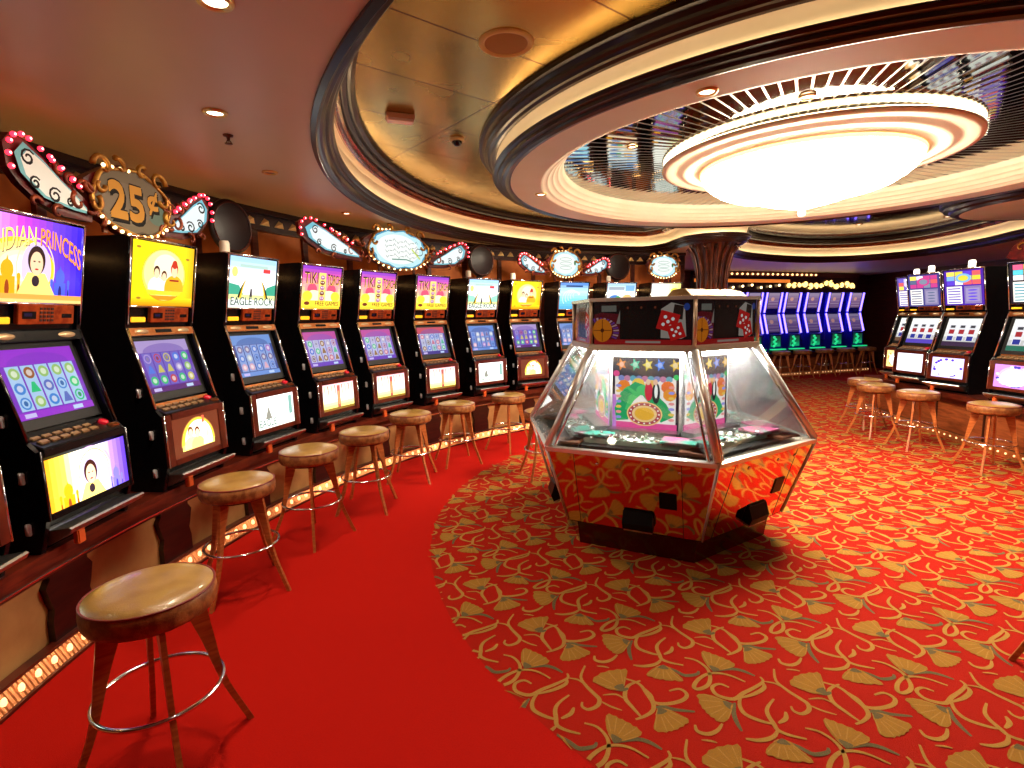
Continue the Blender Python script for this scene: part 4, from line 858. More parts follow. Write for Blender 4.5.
    if style != 'C':
        for r in range(2):
            for i in range(6):
                o = part('button', K('bt'), lambda: MB().bbox(-.024, .024, -.014, .014, .0, .012, .003, 0), BTN, dk); o.matrix_local = M3 @ Matrix.Translation((-h*.72+i*h*.215, -L3*.22+r*L3*.4, .004))
        o = part('button', 'redb', lambda: MB().lathe([(.024, 0), (.024, .012), (.02, .018), (.001, .02)], 16), REDB, dk, 'round red button'); o.matrix_local = M3 @ Matrix.Translation((h*.72, L3*.05, .005))
        o = part('button', K('bt2'), lambda: MB().bbox(-.03, .03, -.016, .016, .0, .014, .003), COPPER, dk); o.matrix_local = M3 @ Matrix.Translation((h*.78, -L3*.36, .004))
    # belly
    A4, B4 = PRF['blt'], PRF['blb']; u4 = slant(B4, A4, 1)-slant(B4, A4, 0); n4 = Vector((1, 0, 0)).cross(u4.normalized())
    wide = g == 'princess'; bw = W-.05 if wide else W*.76; bh = u4.length*(.80 if not wide else .84); Mb = plane_M(slant(B4, A4, .5 if not wide else .44)+n4*.004, (1, 0, 0), u4)
    art_part('belly_glass', ('bel', g, W, style), lambda: belf(bw, bh), Mb, BELLY if style != 'C' else SCREEN, t)
    def bframe():
        mb = MB(); x0, x1, y0, y1 = bw/2, h-.006, bh/2, u4.length/2
        M = plane_M(slant(B4, A4, .5)+n4*.0, (1, 0, 0), u4)
        for s in (-1, 1): mb.bbox(min(s*x0, s*x1), max(s*x0, s*x1), -y1, y1, -.012, .012, .003, 0, M)
        mb.bbox(-x0, x0, y0-.004, y1+.006, -.012, .016, .003, 0, M); mb.bbox(-x0, x0, -y1, -y0+.004, -.012, .012, .003, 0, M)
        for s in (-1, 1): mb.tube([M @ Vector((s*(x1-.004), -y1, .012)), M @ Vector((s*(x1-.004), y1, .012))], .005, 6, 1)
        return mb
    if style != 'C': part('belly_frame', ('bf', W, style, wide), bframe, [BLACK, mat('dark_chrome', (.12, .12, .13), .2, 1.0)] if wide else [mat('red_wood_frame', S(112, 40, 22), .3, .3, coat=.4, noise=(8, S(80, 26, 16))), CHROME], t)
    tr = part('coin_tray', K('tr'), lambda: MB().prism([(-.075, .03), (-.175, .085), (-.185, .105), (-.175, .112), (-.08, .10), (-.05, .12), (-.04, .03)], -h+.03, h-.03, 0, None, 'x'), STEEL if style != 'C' else GREENM, t)
    if style != 'C':
        for z in (.62, .36, .12):
            part('latch', K(('la', z)), lambda: MB().bbox(-h-.014, -h+.002, .02 if z > .5 else -.035, .045 if z > .5 else -.01, z-.028, z+.028, .004).tube([(-h-.012, .03 if z > .5 else -.025, z-.02), (-h-.016, .03 if z > .5 else -.025, z+.03)], .005, 6), LATCHM, t)
        part('coin_chute', K('cc'), lambda: MB().bbox(-h*.62, -h*.46, -.15, -.12, -.0, .07, .005), mat('orange_plastic', S(214, 92, 40), .35), tr)
        if lamp:
            lm = part('tower_lamp', ('lamp', lamp), lambda: MB().lathe([(.045, 0), (.045, .015), (.036, .02), (.036, .085), (.03, .1), (.001, .104)], 18), CANDLE if lamp == 'off' else CANDLEL, t); lm.location = (-h*.6 if lamp == 'off' else 0, .12, P['top'][1]+.012)
            part('lamp_collar', 'lc', lambda: MB().lathe([(.048, 0), (.05, .012), (.046, .016)], 18), CHROME, lm)
    if style == 'C':
        for s in (-1, 1):
            part('neon_tube', K(('ne', s)), lambda: MB().tube([slant(B, A, 0)+Vector((s*(h+.035), -.012, .01)), slant(B, A, 1)+Vector((s*(h+.035), -.012, 0))], .022, 6), NEON, t)
            part('neon_tube', K(('nf', s)), lambda: MB().tube([slant(B2, A2, 0)+Vector((s*(h+.035), -.012, 0)), slant(B2, A2, 1)+Vector((s*(h+.035), -.012, -.01))], .022, 6), NEON, t)
        [part('neon_mount', K(('nm', s)), lambda: MB().box(min(s*h, s*(h+.06)), max(s*h, s*(h+.06)), .10, .3, .3, 1.54), BLUEP, t) for s in (-1, 1)]
        def lump():
            mb = MB()
            for i in range(5): mb.sphere((-.06+.05*(i % 2), -.11, .2+.055*i), .035, 8, 0)
            mb.bbox(-h+.02, h+.06, -.19, -.10, .10, .125, .005); return mb
        part('green_light', K('gl'), lump, GREENG, t)
    return t
G_PR = ('princess', princess_sign, scr_princess, princess_belly); G_CO = ('couple', couple_sign, scr_couple, couple_belly); G_EA = ('eagle', eagle_sign, scr_eagle, eagle_belly)
G_TI = ('tiki', tiki_sign, scr_tiki, tiki_belly); G_TR = ('tikired', tiki_sign, scr_tiki2, tiki_belly); G_EP = ('eaglepale', lambda w, h: eagle_sign(w, h, True), scr_blue, eagle_belly)
G_SE = ('sea', sea_sign, scr_eagle, lambda w, h: glow_belly(w, h, S(120, 190, 230), S(60, 120, 210), 3)); G_BE = ('beach', beach_sign, scr_violet, tiki_belly); G_LE = ('lemon', lemon_sign, scr_tiki, couple_belly)
G_GR = ('green', lemon_sign, scr_blue, lambda w, h: glow_belly(w, h, S(40, 170, 110), S(20, 90, 60), 4))
LEFT = [(188.9, G_GR, 'black slot machine mostly cut off by the left edge of the photo', None), (181.6, G_PR, 'black slot machine with the purple and gold princess sign, nearest whole machine', 'off'),
 (173.383, G_CO, 'slot machine with yellow round couple sign under the 25 cent marquee', None), (165.24, G_EA, 'slot machine with pale eagle sign between yellow couple and tiki machines', 'off'),
 (157.375, G_TI, 'tiki sign slot machine nearest the camera, next to the pale eagle machine', None), (149.843, G_TI, 'middle one of the three tiki sign slot machines, with a copper frame', None),
 (141.737, G_TR, 'farthest of three tiki sign slot machines, its screen headed in red', None), (133.595, G_EP, 'slot machine with a whitish green sign just past the tiki trio', 'off'),
 (126.311, G_CO, 'slot machine with yellow couple sign far along the row, left of the coin pusher', 'off'), (118.215, G_SE, 'slot machine with bright blue sea sign partly behind the left of the coin pusher', None),
 (110.095, G_BE, 'slot machine with blue and sand sign seen over the coin pusher top', 'off'), (102.546, G_LE, 'last slot machine of the curved row with a white and lemon sign', None)]
for ph, g, lab, lamp in LEFT:
    p = arc(ph, 6.1); slot_machine(lab, (p.x, p.y), R(ph-90), g, .572, 'A', 'slot machines on the curved counter', lamp)
PBG = S(70, 30, 150)
G_R1 = ('pay1', lambda w, h: pay_sign(w, h, S(20, 14, 30), S(240, 90, 130), S(250, 240, 240), S(90, 200, 220), 4), lambda w, h: reel_window(w, h, S(30, 110, 90)), lambda w, h: glow_belly(w, h, S(190, 120, 210), S(60, 50, 150), 5))
G_R2 = ('pay2', lambda w, h: pay_sign(w, h, PBG, S(210, 200, 60), S(120, 170, 220), S(90, 60, 200), 7), lambda w, h: reel_window(w, h, S(60, 40, 70)), lambda w, h: glow_belly(w, h, S(200, 190, 250), S(70, 40, 210), 6))
G_R3 = ('pay3', lambda w, h: pay_sign(w, h, S(60, 56, 120), S(120, 130, 150), S(190, 60, 130), S(90, 100, 130), 8), lambda w, h: reel_window(w, h, S(90, 70, 190)), lambda w, h: glow_belly(w, h, S(225, 225, 240), S(190, 180, 240), 7))
G_R4 = ('pay4', lambda w, h: pay_sign(w, h, S(90, 70, 150), S(220, 210, 240), S(200, 190, 230), S(110, 90, 190), 9), lambda w, h: reel_window(w, h, S(110, 80, 60)), lambda w, h: glow_belly(w, h, S(240, 190, 120), S(230, 140, 60), 8))
for x, y, f, g, lab in ((5.56, 5.72, 186, G_R1, 'slot machine cut by the right edge of the photo, black top with pink figures'), (5.68, 6.76, 187, G_R2, 'slot machine with purple and yellow block sign in the right bank'), (5.79, 7.55, 185, G_R3, 'slot machine with grey violet sign, third from the right edge'), (6.02, 8.13, 184, G_R4, 'narrow looking slot machine at the far end of the right bank, orange belly')):
    slot_machine(lab, (x, y), R(f+90), g, .572 if g is not G_R4 else .5, 'B', 'slot machines in the right bank', 'lit')
FD = Vector((.941, .342)); FB = Vector((6.44, 13.38)); FN = Vector((-.342, .941))
fa = math.atan2(FD.y, FD.x)
fpts = [FB+FD*s for s in (-2.2, -1.2, -.2, .8, 1.8, 2.8, 3.75)]
counter_straight([(p.x, p.y) for p in fpts], 'far counter with a strip of bulbs under the blue neon slot machines', .75, BROWNP, 60, .1)
FL = ['last', 'second', 'third', 'fourth', 'fifth', 'sixth', 'seventh', 'eighth']
for k, s in enumerate((3.28, 2.5, 1.72, 1.0, .36, -.28, -.92, -1.56)):
    p = FB+FD*s+FN*.16; c = mix(S(130, 96, 140), S(90, 70, 150), k/7)
    lab = ('blue neon slot machine at the right end of the far row' if k == 0 else '%s blue neon slot machine counted from the right end of the far row' % FL[k]) if k < 5 else '%s neon machine from the right of the far row, half hidden by the pusher' % FL[k]
    slot_machine(lab, (p.x, p.y), fa, ('far%d' % (k % 3), lambda w, h, c=c, k=k: far_screen(w, h, c, k), lambda w, h, c=c, k=k: far_screen(w, h, mix(c, S(80, 60, 160), .4), k+9), lambda w, h: green_belly(w, h)), .42, 'C', 'blue neon slot machines in the far row')

# ------------------------------------------------------------------ stools
def bar_stool(label, x, y, ang, group='round bar stools'):
    t = thing('bar_stool', label, 'stool', (x, y, 0), 0, group)
    st = part('seat', 'seat', lambda: MB().lathe([(.001, .706), (.06, .706), (.12, .704), (.17, .698), (.195, .690), (.203, .684)], 48, 0).lathe([(.203, .684), (.210, .676), (.213, .65), (.211, .62), (.204, .604), (.19, .598), (.001, .598)], 48, 1), [LEATHER, LEATHER2], t)
    part('piping', 'pip', lambda: MB().tube([(.2065*math.cos(2*PI*i/48), .2065*math.sin(2*PI*i/48), .682) for i in range(48)], .0048, 6, closed=True), PIPING, st)
    def leg():
        out = spline([(.085, .598), (.118, .5), (.15, .40), (.176, .30), (.205, .2), (.245, .1), (.285, .0)], 3); inn = spline([(.165, .598), (.178, .5), (.192, .40), (.206, .30), (.23, .2), (.268, .1), (.308, .0)], 3)
        return MB().prism([(p[0], p[1]) for p in out]+[(p[0], p[1]) for p in reversed(inn)], -.009, .009, 0, Matrix.Identity(4), 'y')
    for k in range(4):
        o = part('leg', 'leg', leg, LEGW, t); o.rotation_euler = (0, 0, R(ang+90*k))
    part('foot_ring', 'fring', lambda: MB().tube([(.208*math.cos(2*PI*i/64), .208*math.sin(2*PI*i/64), .289) for i in range(64)], .0085, 8, closed=True), CHROME, t)
    part('seat_base', 'sbase', lambda: MB().lathe([(.17, .597), (.17, .585), (.08, .58), (.001, .58)], 28), MAHOG, t)
    return t
for x, y, a, lab in ((-1.334, 1.828, -47, 'bar stool nearest the camera in the bottom left corner, tan seat with burgundy piping'), (-1.683, 3.129, -10, 'second bar stool from the camera in front of the yellow couple machine'), (-1.532, 3.887, -70, 'bar stool in front of the pale eagle slot machine'),
  (-1.291, 4.515, -44, 'bar stool in front of the nearest tiki slot machine'), (-1.046, 5.349, -46, 'bar stool in front of the middle tiki slot machine'), (-.634, 5.934, -110, 'bar stool before the red headed tiki machine, next to last in the left row'), (-.048, 6.522, -87, 'farthest stool of the left row, just left of the coin pusher'),
  (.33, 5.38, -121, 'stool mostly hidden behind the left side of the coin pusher'), (4.918, 5.331, -141, 'stool nearest the right edge in front of the right bank'), (4.852, 6.258, -140, 'stool before the purple and yellow machine, second from the right edge'), (4.80, 6.92, -130, 'third stool from the right edge, before the grey violet machine'), (5.04, 7.50, -120, 'farthest stool at the right bank, mostly behind another stool'),
  (2.555, 2.11, 135, 'stool outside the right edge of the photo with one foot showing')):
    bar_stool(lab, x, y, a)
for k, s in enumerate((3.2, 2.42, 1.66, .9, .2, -.5)):
    p = FB+FD*s-FN*.28; bar_stool('stool before the far neon row, %s from its right end' % ['first', 'second', 'third', 'fourth', 'fifth', 'sixth'][k], p.x, p.y, 30+k*7, 'stools before the far neon row')
# ------------------------------------------------------------------ marquee signs over the machines
SR = 6.17
def marquee(label, phi, lit, cart, lw, rw, cz, reds=True):
    """cart=(half width, half height); lw / rw=(s of wing centre, length, height, z centre); s runs to the viewer's right along the arc"""
    base = arc(phi, SR, cz-cart[1]); t = thing('marquee_sign', label, 'sign', base, R(phi-90)); I = LM(base, R(phi-90)).inverted()
    def at(s, z, d=0.0): return I @ arc(phi-math.degrees(s/SR), SR-d, z)
    def curve(mb): mb.v = [tuple(at(p[0], p[2], -p[1])) for p in mb.v]; return mb
    def outline(cx, cz_, rx, rz, n=36, k=.06, m=7): return [(cx+rx*(1+k*math.sin(m*a))*math.cos(a), cz_+rz*(1+k*math.cos(m*a))*math.sin(a)) for a in (2*PI*i/n for i in range(n))]
    rx, rz = cart
    mb = MB(); mb.prism(outline(0, cz, rx*1.16, rz*1.05), .0, .05, 0, None, 'y'); curve(mb).build('backboard', REDVELVET, t)
    # picture of the cartouche
    a = cart_art(rx, rz, lit); me_key = ('cart', label)
    M = plane_M(at(0, cz, .014+rx*rx/12.0), at(.1, cz)-at(-.1, cz), (0, 0, 1))
    art_part('cartouche_panel', me_key, lambda: a, M, {'lit': art_mat('cartouche_lit', 1.0), 'cents': PRINT, 'blank': art_mat('cartouche_lit', 1.0)}[lit], t)
    g = MB(); n = 40
    pts = [at(rx*1.03*math.cos(2*PI*i/n)*(1+.05*math.sin(8*PI*i/n)), cz+rz*1.03*math.sin(2*PI*i/n)*(1+.05*math.cos(10*PI*i/n)), .014) for i in range(n)]
    g.tube(pts, .014, 6, closed=True)
    for q in (-1, 1):                                                   # big scrolls at the shoulders and feet
        for (sx, sz, r0, tw, ps) in ((rx*.72, cz+rz*.86, .07, 5.2, 0), (rx*1.02, cz-rz*.3, .055, 4.6, 2.2), (rx*.3, cz+rz*1.02, .05, 4.5, 1.0), (rx*.86, cz+rz*.3, .045, 4.2, 3.2)):
            sp = []
            for i in range(14):
                f = i/13; rr = r0*(1-f*.8); b = ps+f*tw; sp.append(at(q*(sx+rr*math.cos(b)), sz+rr*math.sin(b), .02+.01*f))
            g.tube(sp, [.017-.009*i/13 for i in range(14)], 6)
    g.build('scrollwork', GOLDP, t)
    bulbs_r = []; bulbs_w = []
    for k, wg in enumerate((lw, rw)):
        if not wg: continue
        s0, L, H, z0 = wg; fl = -1 if k == 0 else 1
        sh = [(.5, -.46), (.52, -.2), (.3, .0), (.1, .16), (-.1, .34), (-.3, .5), (-.46, .52), (-.56, .36), (-.54, .05), (-.42, -.14), (-.2, -.34), (.1, -.46)]
        pl = [(s0+x*L*-fl, z0+y*H) for x, y in sh]; pl = pl if fl > 0 else pl[::-1]
        mb = MB(); mb.prism(pl, .004, .04, 0, None, 'y'); wbk = curve(mb).build('wing_board', REDVELVET, t)
        M = plane_M(at(s0, z0, .012+L*L/42), at(s0+.1, z0)-at(s0-.1, z0), (0, 0, 1)); wm = art_mat('wing_lit', .95) if lit != 'cents' or k == 1 else PRINT
        aw = wing_art(fl, L*.9, H*.9)
        art_part('wing_panel', ('wing', label, k), lambda: aw, M, wm, wbk)
        for (cx, cy, r0, ps) in ((.36, .02, .06, 0), (.28, -.2, .05, 2), (.46, -.2, .05, 4), (.18, .08, .04, 1), (.5, .12, .055, 3), (.06, .2, .035, 2), (-.02, -.44, .04, 1), (.56, -.36, .05, 5), (-.3, -.36, .035, 0)):
            sp = [at(s0+(cx*L+r0*(1-.8*i/11)*math.cos(ps+i*.42))*-fl, z0+cy*H+r0*(1-.8*i/11)*math.sin(ps+i*.42), .016) for i in range(12)]
            MB().tube(sp, [.014-.008*i/11 for i in range(12)], 6).build('wing_scroll', mat('copper_paint', S(150, 70, 34), .35, .4, noise=(18, S(96, 34, 20))), wbk)
        path = spline([(.3, .1), (.1, .26), (-.1, .42), (-.3, .56), (-.46, .56), (-.56, .36), (-.55, .1)], 6); n = 11
        for i in range(n):
            x, y = path[int(i*(len(path)-1)/(n-1))]; bulbs_r.append((s0+x*L*-fl, z0+y*H-.02))
        for i in range(3): bulbs_r.append((s0+(.22-.14*i)*L*-fl, z0+(.04+.11*i)*H+.03))
    for s, z in bulbs_r:
        o = part('red_bulb', 'rb', lambda: MB().sphere((0, 0, 0), .013, 8).sphere((0, -.009, 0), .006, 6, 1), [BULBR, BULBC], t); o.location = at(s, z, .022)
    for i in range(13):
        b = PI*1.15+PI*.7*i/12; o = part('warm_bulb', 'wb2', lambda: bulb_mb(.011), BULBW, t); o.location = at(rx*1.1*math.cos(b), cz+rz*1.06*math.sin(b), .02)
    for i in range(4):
        o = part('warm_bulb', 'wb2', lambda: bulb_mb(.011), BULBW, t); o.location = at(-rx*.7+.06*i, cz+rz*(.92+.02*i), .02)
    for s in (-rx*.6, rx*.6): curve(MB().box(s-.015, s+.015, .03, .045, 2.168, cz)).build('post', MAHOG, t)
    return t
marquee('unlit 25 cent marquee sign with red bulbs above the yellow couple machine', 174.9, 'cents', (.285, .185), (-.52, .46, .34, 2.36), (.46, .40, .34, 2.365), 2.365)
marquee('lit pale blue marquee sign with spread wings above the tiki machines', 146.3, 'lit', (.45, .21), (-.95, .80, .34, 2.41), (.80, .62, .34, 2.42), 2.425)
marquee('lit round marquee sign with two small wings above the blue sea machine', 119.4, 'blank', (.27, .19), (-.58, .48, .30, 2.39), (.54, .46, .28, 2.39), 2.425)
marquee('round lit marquee sign without wings left of the flared column', 102.8, 'blank', (.25, .175), None, None, 2.42)
# dark round boards between the marquee signs
for ph, lab in ((163.2, 'dark round board on the wall between the 25 cent sign and the winged sign'), (131.0, 'dark round board on the wall between winged sign and small winged sign'), (108.6, 'dark arched board on the wall left of the last round sign')):
    b = arc(ph, 6.52, 2.225); t = thing('round_board', lab, 'sign', b, R(ph-90))
    MB().lathe([(.001, -.03), (.20, -.03), (.225, -.02), (.23, 0), (.001, 0)], 36, 0, Matrix.Translation((0, 0, .22)) @ Matrix.Rotation(PI/2, 4, 'X') @ Matrix.Diagonal((1, 1, -1, 1))).build('disc', mat('board_dark', S(26, 10, 10), .4), t)
    MB().box(-.04, .04, -.0, .05, -.05, .02).box(-.10, .10, -.02, .06, -.05, -.03).build('foot', mat('board_dark'), t)
    MB().tube([(.2*math.cos(2*PI*i/32), -.034, .22+.2*math.sin(2*PI*i/32)) for i in range(32)], .006, 6, closed=True).build('rim', MAHOG, t)
# warm strip that lights the wall behind the signs
mb = MB(); arc_band(mb, 6.60, 6.62, 2.06, 2.07, 98, 200, 90); ws = mb.build('wall_light_strip', mat('wall_strip', (1, .6, .3), .5, emit=(1.0, .50, .16), strength=8.0)); tag(ws, 'warm strip of light behind the curved row lighting the amber wall', 'light strip')

# sign at the right edge
def right_sign():
    base = Vector((5.58, 5.35, 2.167)); t = thing('marquee_sign', 'marquee sign at the right edge with pink flower and red bulbs above the right bank', 'sign', base, R(-84))
    MB().prism([(-.66, .04), (-.60, .16), (-.42, .26), (-.2, .3), (0, .38), (.3, .36), (.5, .2), (.5, .0), (-.5, .0)], 0, .04, 0, None, 'y').build('backboard', REDVELVET, t)
    a = Art(); a.ell(-.36, .05, .07, .05, S(240, 60, 160)); a.ell(-.27, .1, .05, .04, S(220, 40, 190)); a.ring(-.1, -.02, .2, .16, .03, S(245, 240, 235), 24, .4, 2.9); a.ring(-.3, -.04, .16, .1, .02, S(24, 20, 24), 24, .3, 2.8); a.ell(.16, 0, .2, .12, S(190, 225, 235))
    link('sign_panel', a.mesh('sign_panel', plane_M((0, -.004, .15), (1, 0, 0), (0, 0, 1)), art_mat('wing_lit', 1.25)), t)
    g = MB()
    for cx, cz, r0 in ((-.5, .14, .06), (-.2, .28, .05), (.1, .34, .05)): g.tube([(cx+r0*(1-.07*i)*math.cos(i*.45), -.012, cz+r0*(1-.07*i)*math.sin(i*.45)) for i in range(12)], [.013-.0007*i for i in range(12)], 6)
    g.build('scrollwork', GOLDP, t)
    for i in range(12):
        o = part('red_bulb', 'rb', lambda: None, None, t); o.location = (-.44+.07*i, -.02, .27+.08*math.sin(i*.3))
    MB().box(-.3, -.27, .0, .03, -.0, .1).build('post', MAHOG, t); MB().box(.2, .23, .0, .03, -.0, .1).build('post', MAHOG, t)
right_sign()

# lit fascia over the far row
def far_fascia():
    o0 = FB+FD*.9+FN*.40; t = thing('lit_fascia', 'gold lit fascia with a row of bulbs above the blue neon machines', 'sign', (o0.x, o0.y, 2.17), fa)
    MB().bbox(-2.9, 2.7, 0, .1, .0, .50, .01).build('board', FRIEZE, t); MB().bbox(-2.9, 2.7, -.04, 0, .40, .52, .008).build('cornice', MAHOG, t)
    MB().box(-2.85, .2, -.012, 0, .25, .33).build('amber_band', mat('amber_glass', S(230, 130, 50), .3, emit=S(236, 130, 50), strength=.7), t)
    gm = mat('gold_light', (1, .8, .4), .3, emit=S(255, 205, 110), strength=2.6); rnd = random.Random(4)
    for i in range(13):
        x = .15+.19*i; mb = MB(); r = .05+.04*rnd.random(); zc = .16+.08*rnd.random()
        mb.tube([(x+r*(1-.06*k)*math.cos(k*.5+i), -.03, zc+r*(1-.06*k)*math.sin(k*.5+i)) for k in range(12)], .026, 6); mb.sphere((x, -.03, zc), .03, 8)
        mb.build('lit_scroll', gm, t)
    for i in range(9):
        o = part('globe_bulb', 'gb', lambda: bulb_mb(.032), mat('globe_light', (1, .8, .5), .3, emit=S(255, 214, 150), strength=3.5), t); o.location = (-2.6+.3*i, -.05, .12+.03*(i % 3))
    for i in range(24):
        o = part('bulb', 'fb', lambda: bulb_mb(.026), mat('fascia_bulb', (1, .7, .4), .3, emit=S(255, 190, 120), strength=3.0), t); o.location = (-2.75+.165*i, -.06, .455)
far_fascia()

# ------------------------------------------------------------------ coin pusher
def pusher():
    hx, hy, ha = 1.151, 4.149, -.466
    t = thing('coin_pusher', 'six sided mirrored coin pusher machine with glass windows standing on the patterned carpet', 'arcade machine', (hx, hy, 0), ha)
    def V(r, k, z): a = PI+PI/3*k; return Vector((r*math.cos(a), r*math.sin(a), z))
    MIR = mat('mirror_cladding', S(222, 178, 142), .06, 1.0, bump=(3, .015)); PL = mat('plinth_lacquer', S(60, 16, 12), .2, coat=.5); FR = mat('pusher_frame', S(232, 230, 224), .22, .65); FRD = mat('pusher_top_frame', S(205, 190, 166), .35, .6)
    def hexring(mb, prof, mi=0):
        vs = []; m = len(prof); fs = []
        for k in range(6):
            for r, z in prof: vs.append(V(r, k, z))
        for k in range(6):
            for j in range(m-1): fs.append((k*m+j, (k+1) % 6*m+j, (k+1) % 6*m+j+1, k*m+j+1))
        return mb.add(vs, fs, mi)
    MB_ = MB(); hexring(MB_, [(.01, .0), (.80, .0), (.83, .19), (.905, .195)]); MB_.build('plinth', PL, t)
    def F(k):                                                           # frame of a face: x to the right, y towards the viewer
        a = PI+PI/3*(k+.5); n = Vector((math.cos(a), math.sin(a), 0)); tv = Vector((-n.y, n.x, 0)); return n, tv
    c30 = math.cos(PI/6)
    glass = thin_glass('window_glass')
    lampm = mat('case_lamp', (1, 1, 1), .3, emit=(1, .97, .92), strength=90.0)
    white = mat('white_acrylic', S(244, 244, 240), .3, coat=.4); finm = mat('mirror_fin', S(246, 248, 248), .06, .84)
    bedm = mat('bed_white', S(236, 236, 226), .35, .0, noise=(7, S(190, 236, 220), .12)); dark = mat('slot_black', (.003, .003, .003), .4, spec=.2)
    coinm = mat('coin_silver', S(226, 224, 216), .22, .85); note = mat('mint_paper', S(70, 190, 165), .5, noise=(7, S(226, 110, 160), .12))
    rnd = random.Random(11)
    for k in range(6):
        n, tv = F(k); A0, B0, A1, B1 = V(.909, k, .2), V(.909, k+1, .2), V(1.10, k, .745), V(1.10, k+1, .745)
        up = (A1+B1)/2-(A0+B0)/2; L = up.length; upn = up.normalized(); nn = tv.cross(upn)
        pn = MB(); pn.add([A0, B0, B1, A1, A0-n*.03, B0-n*.03, B1-n*.03, A1-n*.03], [(0, 1, 2, 3), (7, 6, 5, 4), (0, 4, 5, 1), (2, 6, 7, 3)]); pb = pn.build('body_panel', MIR, t)
        M = plane_M((A0+B0)/2, tv, upn)
        for s in (-.36, .34): MB().box(s-.0015, s+.0015, .0, L-.02, .0005, .0015, 0, M).build('door_seam', dark, pb)
        MB().bbox(.195, .305, .215, .335, .0005, .006, .002, 0, M).build('coin_reject', dark, pb)
        ho = MB(); ho.bbox(-.04, .15, .045, .175, .0, .012, .003, 0, M); ho.add([M @ Vector(p) for p in ((-.045, .05, .012), (.155, .05, .012), (.155, .045, .055), (-.045, .045, .055), (-.045, .095, .06), (.155, .095, .06), (.155, .165, .012), (-.045, .165, .012))], [(0, 1, 2, 3), (3, 2, 5, 4), (0, 3, 4, 7), (1, 6, 5, 2), (4, 5, 6, 7)])
        h = ho.build('win_tray', dark, pb); MB().box(-.04, .15, .03, .043, .004, .05, 0, M).build('tray_lip', STEEL, h)
        lk = MB()
        for s in (-.2, .13, .33): lk.lathe([(.011, 0), (.011, .004), (.006, .006), (.001, .006)], 12, 0, M @ Matrix.Translation((s, L-.075, .001)))
        lk.build('lock', CHROME, pb)
        # rim, window and its bars
        C1, D1, C2, D2 = V(1.10, k, .755), V(1.10, k+1, .755), V(.705, k, 1.405), V(.705, k+1, 1.405)
        MB().prism([(.0, -.018), (.022, -.016), (.026, .012), (.0, .022)], -.55, .55, 0, plane_M(n*(1.10*c30-.012)+Vector((0, 0, .752)), tv, (0, 0, 1)) @ Matrix.Rotation(0, 4, 'X') @ Matrix(((1, 0, 0, 0), (0, 0, 1, 0), (0, 1, 0, 0), (0, 0, 0, 1))), 'x').build('rim', FR, t)
        e = .006; gl = MB(); ng = tv.cross(((C2+D2)/2-(C1+D1)/2).normalized())
        q = [C1.lerp(D1, .03), D1.lerp(C1, .03), D2.lerp(C2, .04), C2.lerp(D2, .04)]
        gl.add([p for p in q]+[p-ng*e for p in q], [(0, 1, 2, 3), (7, 6, 5, 4), (0, 4, 5, 1), (1, 5, 6, 2), (2, 6, 7, 3), (3, 7, 4, 0)]).build('window_pane', glass, t)
        MB().tube([V(1.092, k, .765), V(.705, k, 1.41)], .027, 8).tube([V(.912, k, .2), V(1.102, k, .75)], .010, 6).build('corner_bar', FR, t)
        for p0, p1 in ((C1.lerp(D1, .045), C2.lerp(D2, .075)), (D1.lerp(C1, .045), D2.lerp(C2, .075))): MB().tube([p0, p1], .0095, 6).build('window_bar', CHROME, t)
        # top frame and box panel
        MB().prism([(-.02, -.02), (.02, -.02), (.016, .02), (-.02, .02)], -.355, .355, 0, plane_M(n*(.70*c30)+Vector((0, 0, 1.425)), tv, (0, 0, 1)) @ Matrix(((1, 0, 0, 0), (0, 0, 1, 0), (0, 1, 0, 0), (0, 0, 0, 1))), 'x').build('top_frame', FRD, t)
        art_part('top_panel', 'toppanel%d' % k, lambda: topper(.66, .30), plane_M(n*(.690*c30)+Vector((0, 0, 1.595)), tv, (0, 0, 1)), art_mat('dim_printed_panel', .28, .2), t)
        MB().tube([V(.70, k, 1.43), V(.70, k, 1.755)], .013, 8).build('top_corner_bar', FRD, t)
        MB().prism([(-.02, -.012), (.018, -.012), (.018, .012), (-.02, .014)], -.36, .36, 0, plane_M(n*(.70*c30)+Vector((0, 0, 1.755)), tv, (0, 0, 1)) @ Matrix(((1, 0, 0, 0), (0, 0, 1, 0), (0, 1, 0, 0), (0, 0, 0, 1))), 'x').build('top_rail', FR, t)
        # inside: picture, fin, lamp, ledges, coins
        art_part('playfield_picture', 'pf%d' % k, lambda: playfield(.47, .55), plane_M(n*.452+Vector((0, 0, 1.075)), tv, (0, 0, 1)), art_mat('playfield_light', .75, .2), t)
        r0, r1, r2 = V(.50, k, .80), V(.86, k, .80), V(.60, k, 1.37); fv = V(1, k, 0).normalized(); sd = Vector((-fv.y, fv.x, 0))*.006
        qq = [V(.515, k, .76), V(1.06, k, .78), V(.69, k, 1.385), V(.515, k, 1.385)]; fm = MB(); fm.add([p+sd for p in qq]+[p-sd for p in qq], [(0, 1, 2, 3), (7, 6, 5, 4), (0, 4, 5, 1), (1, 5, 6, 2), (2, 6, 7, 3), (3, 7, 4, 0)]).build('mirror_fin', finm, t)
        MB().box(-.28, .28, -.03, .03, -.008, .004, 0, plane_M(n*.545+Vector((0, 0, 1.388)), tv, n)).build('case_lamp', lampm, t)
        Mf = plane_M(Vector((0, 0, .80)), tv, n)                       # x along the face, y outward, z up or down
        zf = 1 if (Mf @ Vector((0, 0, 1))).z > .8 else -1
        def fb(name, x0, x1, y0, y1, z0, z1, m): return MB().bbox(x0, x1, y0, y1, min(z0*zf, z1*zf), max(z0*zf, z1*zf), .003, 0, Mf).build(name, m, t)
